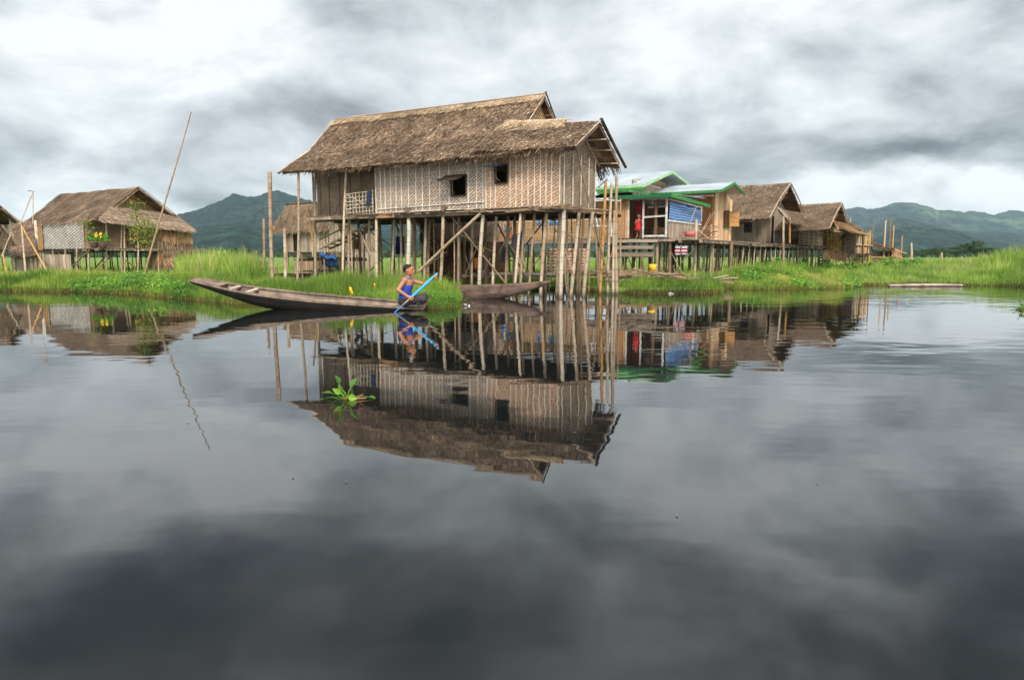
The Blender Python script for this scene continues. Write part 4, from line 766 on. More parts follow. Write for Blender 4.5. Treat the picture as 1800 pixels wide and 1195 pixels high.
    pts = [Q(0, 0, fz), Q(0, w2, fz), Q(0, w2, qz+(w2-qb)*(rz-qz)/(rb-qb)-.05), Q(0, rb, rz-.08), Q(0, 0, ez-.0)]
    polypanel('wing_gable_wall', pts, .03, P_PINE, HF, BX)
    m = M(); b0, b1 = W.loc(W.ona(1272, 385, 0))[1], W.loc(W.ona(1279, 385, 0))[1]; z0, z1 = W.ona(1275, 398, 0).z, W.ona(1275, 371, 0).z
    m.bar(Q(-.03, b0, (z0+z1)/2), Q(-.03, b1, (z0+z1)/2), .03, z1-z0); wn = m.build('window', DARK, HF)  # window is a solid board, interior shade painted as its colour
    m = M(); m.bar(Q(-.04, b1, (z0+z1)/2), Q(-.4, b1+.45, (z0+z1)/2), .035, z1-z0); m.build('shutter', P_AMBER, wn)
    m = M(); m.bar(Q(-.05, b0, (z0+z1)/2), Q(-.3, b0-.16, (z0+z1)/2), .035, z1-z0); m.build('shutter', P_BROWN, wn)
    m = M(); m.bar(Q(-.05, b0-.05, z0-.03), Q(-.05, b1+.1, z0-.03), .05, .06); m.build('sill', DGREEN, wn)
    # big zinc roof behind with woven gable
    oM = onY(1131, 325, 28.8); G = Frame(oM)
    r, e, e2 = G.ona(1181, 301, -.6), G.ona(1131, 325, -.6), G.ona(1212, 325, -.6); ra, rb, rz = G.loc(r); _, eb, ez = G.loc(e); _, qb, qz = G.loc(e2)
    zinc('main_roof', G.P(9, rb, rz), r, G.P(9.2, eb, ez), e); zinc('main_roof', G.P(9, rb, rz), r, G.P(9, qb, qz), e2)
    fascia([G.P(9.2, eb, ez), e-BX*.02, r-AX*.03, e2-AX*.03], m_plain('pale_green_trim', (.3, .46, .25), .6), .11); fascia([G.P(9.2, eb-.04, ez-.1), e-BX*.04-ZZ*.1], GREEN, .08)
    sl = (rz-ez)/(rb-eb); polypanel('woven_gable', [G.P(0, eb+.6, ez+.3), G.P(0, qb-.5, ez+.3), G.P(0, rb, rz-.3)], .03, W_CREAM, HF, BX)
    panel('lattice_wall', G.P(0, eb+.3, ez-.65), BX, qb-eb-.6, .9, P_GREY, HF)
    m = M(); m.bar(G.P(-.03, eb+.3, ez+.25), G.P(-.03, qb-.4, ez+.1), .04, .06); m.build('batten', WHB, HF)
    # small middle roof
    k = [FF.onb(1052, 335, 2.2), FF.onb(1104, 329, 3.0), FF.onb(1050, 338, 1.3), FF.onb(1104, 334, 1.3), FF.onb(1150, 339, 3.4)]
    zinc('middle_roof', k[0]+BX*2.2+ZZ*.3, FF.onb(1106, 327, 3.4), k[2], k[3]); fascia([k[2], k[3]], GREEN, .09); fascia([k[3], FF.onb(1143, 337, 1.6)], GREEN, .09)
    # long veranda part to the left, seen between the stilts of the big house
    v = 2.2; c = lambda x: FF.loc(FF.onb(x, 400, v))[0]; aL, aR = c(858), c(1086)
    blue = [(c(x0), c(x1)) for x0, x1 in ((884, 895), (947, 957), (968, 981))]
    holes = [(aL-p0, .5, aL-p1, 1.15) for p0, p1 in blue]
    panel('veranda_wall', FF.P(aL, v, fz), -AX, aL-c(910), 1.6, P_RED, HF, [holes[0]])
    panel('veranda_wall', FF.P(c(910), v, fz), -AX, c(910)-aR, 1.6, W_CREAM, HF, [(h0-(aL-c(910)), .72, h1-(aL-c(910)), 1.15) for h0, _, h1, _ in holes[1:]])
    for p0, p1 in blue:
        m = M(); z0 = .5 if (p0, p1) == blue[0] else .72
        for q0, q1 in ((FF.P(p0, v-.04, fz+z0), FF.P(p1, v-.04, fz+z0)), (FF.P(p0, v-.04, fz+z0), FF.P(p0, v-.04, fz+1.15)), (FF.P(p1, v-.04, fz+z0), FF.P(p1, v-.04, fz+1.15))): m.bar(q0, q1, .07, .07, nF)
        m.build('window', BLUEP, HF)
    panel('veranda_back', FF.P(aL, v+2.4, fz), -AX, aL-aR, 1.6, P_RED, HF)
    deck('veranda_deck', FF.P(aL+.1, .4, fz-.05), -AX, aL-x1-.1, BX, v-.35, HF, WEATH, over=.05)
    m = M(); m.bar(FF.P(aL+.1, .33, fz-.1), FF.P(x1, .33, fz-.1), .06, .16); m.bar(P(x1+.2, -.1, fz-.12), P(x3-.6, -.1, fz-.12), .05, .12); m.bar(P(x1+.2, -.25, fz-.35), P(x3-.5, -.25, fz-.35), .08, .15); m.bar(P(x1+.2, -.3, fz-.62), P(x3-.55, -.3, fz-.62), .08, .17)
    m.build('floor_beam', P_GREY, HF)
    m = M(); A_, B_ = c(1080), c(940)
    for z in (.12, .42, .75): m.bamboo(FF.P(B_, .4, fz+z), FF.P(A_, .4, fz+z), .022)
    for i in range(12): a_ = A_+(B_-A_)*i/11; m.bamboo(FF.P(a_, .4, fz), FF.P(a_+.05, .4, fz+.8), .02)
    m.build('veranda_railing', BAM, HF, True)
    # stilts and walkway deck with rail sticks at the front right
    for x0, y0, x1_, y1, b, r, mt in ((1155, 424, 1152, 492, .1, .075, BAM), (1128, 438, 1128, 480, .3, .06, BAM), (1118, 440, 1117, 505, -.2, .035, BAM), (1177, 424, 1176, 505, .3, .07, BAMM), (1224, 385, 1220, 500, 1.6, .065, BAM), (1250, 395, 1247, 490, 2.6, .05, BAM), (1228, 420, 1226, 470, 2.5, .05, BAMD), (1253, 425, 1252, 500, 2.2, .045, BAM), (1168, 425, 1167, 475, 1.0, .05, BAMM), (1144, 425, 1143, 476, 1.0, .07, BAMD), (1184, 428, 1186, 470, 1.2, .08, DARKW)):
        post(HF, FF.onb(x0, y0, b), FF.onb(x1_, y1, b), r, mt, toz=-.15)
    rand_stilts(FF, HF, .3, aL-.3, .6, 4.4, 15, 3, fz-.1, .05, zb=0, skip=.1)
    for i in range(11): post(HF, FF.P(x1+.3+i*.85, .45, fz-.1), FF.P(x1+.3+i*.85, .45, 0), .05, BAMM)
    rand_stilts(W, HF, .1, 3.5, .1, w2, 5, 3, fz-.1, .045, zb=0, skip=.1)
    B2 = [(1137, 442, 1146, 470), (1097, 470, 1108, 440), (1100, 442, 1125, 502), (1178, 440, 1198, 478), (1195, 465, 1222, 436), (1160, 450, 1176, 478), (1180, 484, 1186, 504), (1092, 478, 1130, 500), (1200, 455, 1215, 430), (1166, 470, 1150, 448), (1170, 478, 1190, 462)]
    for x0, y0, x1_, y1 in B2: post(HF, FF.onb(x0, y0, random.uniform(.2, 1.4)), FF.onb(x1_, y1, random.uniform(.2, 1.4)), .02, random.choice([BAM, BAMM, WHB]), name='brace')
    for x0, y0, x1_, y1 in ((1224, 388, 1214, 410), (1225, 362, 1207, 408), (1250, 375, 1228, 418), (1228, 418, 1256, 372), (1224, 402, 1246, 420)): post(HF, FF.onb(x0, y0, 1.7), FF.onb(x1_, y1, 1.7), .02, BAM, name='brace')
    sticks('stick_rack', [(FF.onb(1226+random.uniform(-3, 3), y, 2+random.random()), FF.onb(1262+random.uniform(-6, 3), y-random.uniform(2, 6), 2+random.random())) for y in (402, 406, 410, 413, 416, 419, 421)], BAMM, HF, .02)
    deck('side_deck', P(.3, .2, fz-.08), BX, 6.5, -AX, 1.5, HF, WEATH, over=.15)
houseF()
# lower jetty of rough poles in front of the green-trimmed house
h = thing('low_jetty', onZ(1150, 500, 0), 'rickety low jetty of poles and brush below the green-trimmed house', 'jetty')
def jetty():
    p0, p1, p2 = onY(1055, 480, 22.5), onY(1160, 484, 22.5), onY(1250, 490, 22.5); m = M()
    for a, b, n in ((p0, p1, 46), (p1, p2, 40)):
        for i in range(n): t = random.random(); c = a.lerp(b, t)+V((0, random.uniform(-.6, .9), random.uniform(-.1, .05))); d = (b-a).normalized()*random.uniform(.4, 1.2)+V((0, random.uniform(-.5, .5), random.uniform(-.14, .1))); m.bamboo(c-d, c+d, random.uniform(.012, .03), n=5)
    for i in range(30): c = p0.lerp(p2, random.random()); d = V((random.uniform(-.5, .5), random.uniform(-.5, .5), random.uniform(.1, .45))); m.bamboo(c-ZZ*.2, c+d, .01, n=5)
    m.build('pole_deck', BAMM, h, True)
    for x in (1082, 1117, 1140, 1176, 1200, 1221, 1250): p = onY(x, 484, 22.6); post(h, p+ZZ*.1, V((p.x, p.y, -.2)), .045, BAM)
    for i in range(30): p = onY(1090+random.random()*150, 488, 22.4+random.random()*1.5); q = V((p.x+random.uniform(-.15, .15), p.y, 0.02)); post(h, p, q, .018, BAMD) if i < 14 else None
    sticks('lower_pole', [(onY(1062, 492, 22.2), onY(1115, 493, 22.2)), (onY(1120, 496, 22.3), onY(1156, 493, 22.3)), (onY(1255, 489, 22), onY(1280, 484, 24))], WHB, h, .025)
jetty()
# ------------------------------------------------------------------ long plank walkway past the far houses
WK = thing('plank_walkway', onZ(1380, 431, 1.65)-ZZ*1.65, 'long plank walkway on thin stilts in front of the far thatched houses', 'walkway')
def walkway():
    a, b = onZ(1236, 423, 1.68), onZ(1452, 434.5, 1.62); d = (b-a); Lh = d.length; d.normalize(); s = V((-d.y, d.x, 0)); m = M()
    for i in range(int(Lh/.5)): p = a+d*(.5*i); m.bar(p+ZZ*random.uniform(-.03, .02)-s*random.uniform(.1, .3), p+d*.1+s*(1.3+random.uniform(0, .3)), .44, .04)
    for o in (-.1, 1.2): m.bar(a-ZZ*.09+s*o, b-ZZ*.09+s*o, .07, .1)
    for i in range(16): p = a+d*random.uniform(0, Lh)-s*.15; m.bamboo(p-ZZ*random.uniform(.02, .15), p+d*random.uniform(.5, 2)-ZZ*random.uniform(-.02, .15), .025)
    m.build('plank_deck', WEATH, WK)
    for i in range(26):
        for o in (0, 1.2): p = a+d*(Lh*i/25)+s*o; post(WK, p-ZZ*.05, V((p.x+random.uniform(-.1, .1), p.y, 0)), random.uniform(.025, .045), random.choice([BAM, BAM, BAMM] if o == 0 else [BAMM, BAM]))
    p = onZ(1283, 493, .1); post(WK, V((p.x, p.y, 1.68)), V((p.x, p.y, -.1)), .085, BAMM)
    q = onZ(1300, 478, .1); post(WK, q+V((-.15, 0, .7)), onZ(1311, 494, .1), .035, BAM, name='leaning_stick')
walkway()
def lattice():
    h = thing('bamboo_fence', onZ(1430, 433, 1.62)-ZZ*1.62, 'woven split-bamboo fence on the walkway in front of the farthest house', 'fence')
    a, b = onZ(1404, 431.5, 1.65), onZ(1457, 434.5, 1.62); d = (b-a).normalized(); Lh = (b-a).length; m = M()
    for i in range(11): z = .1+i*.105; m.bar(a+ZZ*z, b+ZZ*(z+random.uniform(-.04, .04)), .02, .05)
    m.build('woven_slats', BAM, h)
    for x, yt, yb in ((1407, 385, 470), (1417, 384, 480), (1422, 392, 478), (1432, 396, 475), (1441, 398, 470), (1452, 402, 474)): p = onY(x, yt, a.y+(b.y-a.y)*(x-1404)/53-.2); post(h, p, V((p.x, p.y, 0)), .04, BAM, name='fence_post')
    h2 = thing('hanging_mat', onY(1475, 432, 35.5), 'golden woven mat shelter hanging off the end of the walkway', 'mat')
    pts = [[onY(1452+48*i/8, 411+44*j/7-3*math.sin(i/8*3.1)*(j > 5)+random.uniform(-1, 1), 36.2-.8*math.sin(i/8*math.pi)) for i in range(9)] for j in range(8)]; m = M()
    for j in range(7):
        for i in range(8): m.poly([pts[j][i], pts[j][i+1], pts[j+1][i+1], pts[j+1][i]], [(i*.2, -j*.2), (i*.2+.2, -j*.2), (i*.2+.2, -j*.2-.2), (i*.2, -j*.2-.2)], .5)
    o = m.build('woven_mat', W_MAT, h2, True); sm = o.modifiers.new('s', 'SOLIDIFY'); sm.thickness = .04
    e0, e1 = onY(1448, 440, 35.4), onY(1486, 441, 35.2); e2, e3 = onY(1449, 451, 35.1), onY(1488, 457, 34.9)
    thatch('straw_skirt', [(e0, e1), (e2, e3)], TANTH, h2, dens=500, blen=.3, fringe=60, thick=.04, sag=.01)
    e0, e1, e2, e3 = onY(1484, 408, 35.3), onY(1503, 410, 35.6), onY(1482, 450, 35.1), onY(1503, 449, 35.4)
    thatch('straw_flap', [(e0, e1), (e2, e3)], THATCH2, h2, dens=500, blen=.35, fringe=40, thick=.04, sag=.01)
    for x, y0, y1 in ((1453, 452, 482), (1485, 455, 492), (1494, 452, 497)): p = onY(x, y1, 35.2); q = onY(x, y0, p.y); post(h2, q, V((p.x, p.y, -.1)), .045, BAM, name='post')
    h3 = thing('pole_fence', onY(1515, 460, 37.5), 'row of upright bamboo poles right of the golden mat shelter', 'fence')
    for x in np.linspace(1505, 1527, 8): p = onY(x, 408+random.uniform(-6, 6), 37.5); post(h3, p, V((p.x, p.y, 0)), .05, random.choice([BAMY, BAM]), name='fence_pole')
    sticks('rail', [(onY(1452, 409, 37.4), onY(1530, 411, 37.4)), (onY(1500, 430, 37.4), onY(1535, 432, 37.4))], BAM, h3, .035)
    m = M(); m.bar(onY(1498, 447, 37.3), onY(1540, 447, 37.3), .5, .1); m.build('shelf', DARKW, h3)
    h4 = thing('fishing_platform', onY(1555, 462, 44), 'half-open bamboo platform with a drooping thatch strip at the end of the village', 'platform')
    for x, yt, mt in ((1530, 405, BAMY), (1535, 388, BAMD), (1557, 387, BAM), (1566, 380, BAMM), (1571, 396, BAMY), (1586, 414, BAM)): p = onY(x, yt, 44); post(h4, p, V((p.x, p.y, 0)), .042 if mt != BAM else .055, mt, name='post')
    e = [onY(1530, 426, 45), onY(1572, 434, 45), onY(1530, 429, 43.6), onY(1572, 438, 43.6)]; thatch('thatch_strip', [(e[0], e[1]), (e[2], e[3])], TANTH, h4, dens=300, thick=.08)
    e = [onY(1570, 434, 44.5), onY(1580, 440, 44.5), onY(1568, 454, 43.6), onY(1584, 452, 43.8)]; thatch('thatch_curl', [(e[0], e[1]), (e[2], e[3])], TANTH, h4, dens=400, thick=.08)
    sticks('rail', [(onY(1568, 437, 43.8), onY(1595, 446, 43.8)), (onY(1530, 452, 43.9), onY(1567, 453, 43.9))], BAMY, h4, .04)
    panel('low_wall', V((onY(1534, 450, 44.3).x, 44.3, .3)), V((1, 0, 0)), 1.3, 1.1, P_BROWN, h4)
lattice()
# ------------------------------------------------------------------ loose poles
def pole(x0, y0, x1, y1, D0, D1, r, lab, mt=BAM, r1=None, grp=None, cat='pole', name='bamboo_pole', zb=None):
    p, q = onY(x0, y0, D0), onY(x1, y1, D1); m = M()
    if zb is not None: p, q = p, p+(q-p)*((zb-p.z)/(q.z-p.z))
    m.bamboo(q, p, r, r1 or r*.85, bend=.008); return tag(m.build(name, mt, None, True), lab, cat, grp)
pole(336, 197, 256, 475, 24, 24, .04, 'very long thin bamboo pole leaning right beside the left house, reaching high into the sky', BAMM, .016, zb=0)
pole(474, 302, 480, 503, 23, 23, .062, 'thick grey weathered post standing free left of the large house', BAM, .07, zb=0)
pole(464, 385, 464, 492, 25, 25, .055, 'short grey post with a notched top left of the thick free post', BAMM, zb=0)
pole(500, 402, 502, 500, 22.5, 22.5, .055, 'short pale post between the thick free post and the large house', BAM, zb=0)
pole(541, 362, 552, 440, 24, 24, .03, 'thin yellowish stick leaning against the left porch of the large house', BAMY)
pole(451, 441, 451, 474, 30, 30, .05, 'short dark stake in the grass left of the posts', BAMM, zb=0)
pole(442, 466, 441, 490, 25, 25, .045, 'lowest stump-like stake in the tall grass', BAMM, zb=0)
pole(35, 395, 58, 337, 30, 31, .026, 'thin grey pole slanting up past the eave of the left house', BAM)
pole(34, 391, 86, 483, 31, 30, .036, 'pale yellow pole sloping down right in front of the left house', BAMY, zb=0)
pole(38, 400, 46, 484, 30.5, 30, .042, 'grey upright pole beside the crossed poles at far left', BAM, zb=0)
pole(19, 412, 3, 452, 30, 30, .034, 'grey pole slanting down left at the far left edge', BAM)
pole(5, 446, 14, 488, 30, 30, .04, 'short orange pole near the left frame edge', BAMY, zb=0)
pole(62, 388, 66, 434, 33, 33, .07, 'white post under the left eave of the left house', WHB)
def antenna():
    h = thing('television_antenna', onY(58, 395, 36), 'thin television antenna on a mast above the far left houses', 'antenna'); m = M(); m.tube([onY(58, 395, 36), onY(58, 336, 36)], .025, 6); m.build('mast', BAM, h)
    m = M(); m.bar(onY(49, 335, 36), onY(60, 337, 36), .03, .03)
    for x in (50, 54, 58): m.bar(onY(x, 336, 35.6), onY(x, 336, 36.4), .02, .02)
    m.build('crossbar', DARKW, h)
antenna()
SC = 'scaffold of upright bamboo poles by the right corner of the large house'
for x0, y0, x1, y1, r, mt, lab in ((1065, 318, 1054, 517, .05, BAMY, 'bright orange-yellow bamboo pole at the right corner of the large house'), (1075, 322, 1068, 517, .042, BAM, 'grey pole with a lashing just right of the orange-yellow pole'), (1084, 311, 1085, 518, .05, BAM, 'tallest upright grey pole right of the large house'), (1080, 370, 1078, 518, .045, BAM, 'grey pole just left of the tallest upright pole'), (1091, 350, 1091, 480, .03, BAM, 'thin pale pole touching the orange plank wall of the green-trimmed house')):
    p = onZ(x1, y1, 0) if y1 > 500 else onY(x1, y1, 22); m = M(); m.bamboo(V((p.x, p.y, -.3)), onY(x0, y0, p.y), r, bend=.01); tag(m.build('bamboo_pole', mt, None, True), lab, 'pole', SC)
pole(1051, 330, 1068, 315, 19, 19, .018, 'thin dark stick slanting across the tops of the corner poles', BAMD)
pole(1048, 351, 1092, 354, 20, 20, .022, 'horizontal thin pole lashed across the corner poles', WHB); 
pole(1096, 392, 1070, 460, 20.5, 20.5, .022, 'thin stick slanting between the corner poles and the jetty', BAM)
for i, (x, y0, y1, D, r, lab) in enumerate(((1602, 427, 467, 46, .07, 'pale stake in the reeds just right of the platform'), (1655, 444, 462, 60, .1, 'short pale stake in the reeds below the dark trees'), (1691, 451, 461, 60, .06, 'smallest grey stake in the reeds right of the dark trees'), (1495, 383, 410, 45, .035, 'thin upright stick above the farthest house lean-to'))): pole(x, y0, x, y1, D, D, r, lab, BAM, zb=0 if i < 3 else None)
for i, (x0, y0, x1, y1) in enumerate(((384, 442, 395, 480), (395, 440, 404, 478), (400, 446, 411, 476), (421, 450, 423, 478))):
    pole(x0, y0, x1, y1, 29, 29, .03, ['leftmost of the bare white stakes leaning in the reeds', 'second bare white stake from the left in the reeds', 'third bare white stake from the left in the reeds', 'thinnest bare stake at the right of the white stakes'][i], WHB, grp='bare stakes in the reeds', zb=0)
# small landing below the porch stairs
def landing():
    h = thing('landing_stage', onZ(560, 497, 0), 'low landing of dark planks in the grass below the porch stairs', 'platform')
    deck('planks', onY(482, 482, 24), V((1, 0, 0)), 2.3, V((0, 1, 0)), .8, h, DARKW, plank=.25); deck('planks', onY(515, 492, 21.5), V((1, 0, 0)), 1.0, V((0, 1, 0)), .7, h, WEATH, plank=.25)
    for x, y in ((486, 482), (520, 482), (560, 485), (595, 480)): p = onY(x, y, 24.2); post(h, p+ZZ*.25, V((p.x, p.y, 0)), .05, BAMM)
    h = thing('bamboo_pen', onY(575, 465, 24.8), 'low pen of split bamboo slats under the porch of the large house', 'pen'); a, b = onY(528, 485, 25), onY(605, 485, 25)
    panel('slat_wall', V((a.x, a.y, .15)), V((1, 0, 0)), b.x-a.x, .75, m_plank('tan_slat_pen', [(0, (.26, .18, .1)), (1, (.45, .34, .22))], .09), h)
    sticks('rail', [(V((a.x-.2, a.y-.05, z)), V((b.x+.1, b.y-.05, z+.02))) for z in (.25, .55, .95)], BAMD, h, .025)
    for t in (0, .33, .66, 1): p = a.lerp(b, t); post(h, V((p.x, p.y-.08, 1.1)), V((p.x, p.y-.08, 0)), .045, BAM)
    h = thing('drying_shelf', onY(575, 448, 23.5), 'dark shelf of poles below the stairs holding a blue tarp', 'shelf'); deck('shelf_planks', onY(530, 453, 23.4), V((1, 0, 0)), 1.9, V((0, 1, 0)), .9, h, DARKW, plank=.2)
    for x in (531, 570, 627): p = onY(x, 452, 23.3); post(h, p+ZZ*.1, V((p.x, p.y, 0)), .03, BAMM)
    m = M(); c = onY(577, 446, 23.3)
    g = [[c+V((-.28+.56*i/6, .1*j-.1, .03-.10*(j-1)**2+.05*math.sin(i*1.7)-.02*i)) for i in range(7)] for j in range(4)]
    for j in range(3):
        for i in range(6): m.poly([g[j][i], g[j][i+1], g[j+1][i+1], g[j+1][i]])
    o = m.build('folded_tarp', BLUEC, None, True); o.modifiers.new('s', 'SOLIDIFY').thickness = .05; tag(o, 'crumpled blue tarp lying on the shelf below the stairs', 'tarp')
landing()
def cloth(name, x0, y0, x1, y1, D, mt, lab, cat='cloth', grp=None):
    m = M(); n = 8; pts = []
    for j in range(n+1): pts.append([onY(x0+(x1-x0)*i/n+math.sin(j*.9+i)*.4, y0+(y1-y0)*j/n, D+.05*math.sin(i*1.9+j*.4)*j/n) for i in range(n+1)])
    for j in range(n):
        for i in range(n): u = lambda i, j: (i*.08, -(y1-y0)/1200*D*j/n); m.poly([pts[j][i], pts[j][i+1], pts[j+1][i+1], pts[j+1][i]], [u(i, j), u(i+1, j), u(i+1, j+1), u(i, j+1)], .5)
    o = m.build(name, mt, None, True); o.modifiers.new('s', 'SOLIDIFY').thickness = .015; return tag(o, lab, cat, grp)
cloth('striped_shirt', 1187, 433, 1195.5, 448, 23.6, REDSTR, 'left half of the red and white striped washing hung under the green-trimmed house'); cloth('striped_shirt', 1198, 433, 1208, 447.5, 23.6, REDSTR, 'right half of the red and white striped washing hung under the green-trimmed house')
cloth('navy_cloth', 696, 416, 711, 447, 22.8, NAVY, 'dark navy cloth hanging between the stilts of the large house'); cloth('amber_board', 620, 420, 633, 438, 24.6, P_AMBER, 'amber board under the stairs of the large house', 'board')
cloth('blue_cloth', 913, 407, 920, 431, 23.2, BLUEC, 'bright blue cloth hanging on the veranda behind the stilts'); cloth('blue_cloth', 882, 434, 890, 462, 23.4, m_plain('faded_blue', (.09, .14, .2), .9), 'faded grey-blue cloth hanging low behind the stilts'); cloth('patterned_cloth', 900, 412, 910, 434, 23.2, m_stripe('blue_white_pattern', [(0, (.05, .1, .3)), (.5, (.6, .6, .65)), (1, (.05, .1, .3))], .07), 'blue and white patterned cloth left of the bright blue one')
cloth('woven_screen', 962, 437, 1030, 482, 23.8, W_TAN, 'coarse woven bamboo screen standing behind the right stilts of the large house', 'screen')
sticks('x', [], BAM, None) if False else None
def bucket(x, y, D, mt, lab, r=.13, hh=.24):
    p = onY(x, y, D); m = M(); m.tube([p, p+ZZ*hh, p+ZZ*hh, p+ZZ*.03], [r*.75, r, r*.9, r*.65], 12); h = tag(m.build('bucket', mt, None, True), lab, 'bucket')
bucket(1147, 477, 23, YEL, 'yellow bucket on the low jetty behind the posts'); bucket(838, 473, 22, ORG, 'orange container among the stilts of the large house', .1, .35); bucket(848, 445, 24.3, YEL, 'yellow container hung between the stilts', .07, .16)
bucket(1213, 416, 26, PINK, 'pink plastic basin on the deck under the blue striped tarp', .25, .18)
h = thing('plank_landing', onZ(920, 483, 0), 'pale plank landing behind the stilts of the large house', 'platform'); deck('planks', onY(818, 481, 21.6), V((1, 0, 0)), 3.5, V((0, 1, 0)), .9, h, WEATH, plank=.3)
m = M(); m.bar(onY(860, 481, 21.5), onY(1000, 482, 21.5), .05, .06); m.build('edge_pole', WHB, h)
for x in (826, 862, 905, 950, 990): p = onY(x, 482, 21.8); post(h, p, V((p.x, p.y, -.1)), .045, BAMD)
h = thing('white_chair', onY(1052, 415, 26), 'white slatted bench on the veranda of the green-trimmed house', 'bench'); m = M(); p = onY(1034, 416, 25.6); m.bar(p+ZZ*.38, p+V((.9, 0, .38)), .35, .04); m.build('seat', WHITEP, h)
m = M(); [m.bar(p+V((.1+.13*i, .17, .4)), p+V((.05+.13*i, .24, .75)), .03, .02) for i in range(7)]; m.bar(p+V((.05, .24, .75)), p+V((.9, .24, .75)), .03, .05); m.build('backrest', WHITEP, h)
for dx in (.05, .85):
    for dy in (-.14, .14): m = M(); m.bar(p+V((dx, dy, 0)), p+V((dx, dy, .38)), .04, .04); m.build('leg', WHITEP, h)
# ------------------------------------------------------------------ boats
def boat(name, st, yc, slope, lab, outm, inm, ribs=(), decks=(), group=None, heel=0.0):
    """st: (px, height of gunwale, half width, keel height); yc = depth at the first station, slope = depth change per metre"""
    S = []; x0 = None
    for px, zg, hw, zb in st:
        y = yc
        for _ in range(4):
            x = onY(px, 500, y).x; x0 = x if x0 is None else x0; y = yc+(x-x0)*slope
        S.append((x, y, zg, hw, zb))
    h = thing(name, (sum(s[0] for s in S)/len(S), S[0][1], 0), lab, 'boat', group); cross = V((-slope, 1, 0)).normalized()
    T = []
    for i in range(len(S)-1):
        for k in range(4):
            t = k/4; T.append([S[i][j]+(S[i+1][j]-S[i][j])*t for j in range(5)])
    T.append(list(S[-1])); T = [[sum(T[min(max(i+o, 0), len(T)-1)][j] for o in (-2, -1, 0, 1, 2))/5 if 1 < i < len(T)-2 else T[i][j] for j in range(5)] for i in range(len(T))]
    prof = [(-1, 1), (-.93, .55), (-.72, .2), (-.42, .04), (0, 0), (.42, .04), (.72, .2), (.93, .55), (1, 1)]
    def sec(s, inset=0.0): x, y, zg, hw, zb = s; return [V((x, y, 0))+cross*(a*(hw-inset))+ZZ*(a*hw*heel+zb+inset+(zg-zb-(inset if b < 1 else 0))*b-(0 if b == 1 else 0)) for a, b in prof]
    for nm, inset, mt in (('hull', 0, outm), ('inner_planking', .03, inm)):
        m = M(); prev = None; Ls = 0
        for i, s in enumerate(T):
            c = sec(s, inset); idx = [len(m.v)+k for k in range(9)]; m.v += [tuple(p) for p in c]; Ls += 0 if i == 0 else (T[i][0]-T[i-1][0])
            if prev:
                for k in range(8): f = [prev[k], idx[k], idx[k+1], prev[k+1]]; uv = [(Ls-.2, k*.12), (Ls, k*.12), (Ls, k*.12+.12), (Ls-.2, k*.12+.12)]; m.face(f if inset == 0 else f[::-1], uv, .5)
            elif 1: m.face(idx[::-1], None, .5)
            prev = idx
        m.face(prev, None, .5); m.build(nm, mt, h, True)
    for sd in (0, 8):
        c = [sec(s)[sd] for s in T]; m = M(); g0 = cross*(.03 if sd == 0 else -.03)
        for a, b in zip(c[:-1], c[1:]): m.bar(a+ZZ*.005+g0, b+ZZ*.005+g0, .075, .03, r=.5)
        m.build('gunwale', inm, h)
    for k in ribs: s = T[k]; c = sec(s); m = M(); m.bar(c[0].lerp(c[8], .12)-ZZ*.01, c[8].lerp(c[0], .06)-ZZ*.01, .08, .03); m.build('thwart', WHB, h)
    for k0, k1 in decks:
        m = M()
        for k in range(k0, k1):
            c, d = sec(T[k]), sec(T[k+1]); m.poly([c[0]+ZZ*.012, d[0]+ZZ*.012, d[8]+ZZ*.012, c[8]+ZZ*.012], [(k*.2, 0), (k*.2+.2, 0), (k*.2+.2, .5), (k*.2, .5)], .5); m.poly([c[0]-ZZ*.02, c[8]-ZZ*.02, d[8]-ZZ*.02, d[0]-ZZ*.02], None, .5)
        m.build('end_deck', inm, h)
    return h, T, cross
def zed(py, y): return onY(900, py, y).z
BOAT, BT, BC = boat('canoe', [(340, .60, .17, .53), (375, .52, .25, .38), (410, .435, .31, .24), (450, .355, .37, .08), (500, .285, .41, -.03), (560, .215, .43, -.1), (620, .16, .42, -.1), (680, .115, .38, -.1), (715, .075, .33, -.1), (748, .045, .28, -.06)], 14.15, -.05,
    'long dark canoe with upturned bow, paddled by the man in the blue tank top', B_OUT, B_IN, ribs=(8, 11), decks=((0, 6), (30, 36)), heel=.1)
boat('canoe', [(752, .20, .30, -.05), (800, .30, .34, -.08), (850, .315, .34, -.08), (890, .335, .3, .0), (930, .375, .2, .18), (968, .43, .07, .385)], 17.6, -.03, 'brown empty canoe moored between the grass and the stilts of the large house', B_BR, B_BR, decks=((0, 3), (16, 20)))
boat('sunken_canoe', [(1562, .03, .1, -.04), (1590, .055, .2, -.1), (1640, .06, .22, -.12), (1670, .055, .2, -.1), (1690, .045, .08, -.04)], 24.4, 0, 'pale old boat lying low at the far grassy shore on the right', B_BR, m_boat('bleached_wood', (.3, .24, .18), (.5, .43, .36), (.62, .56, .5)), decks=((0, 16),))
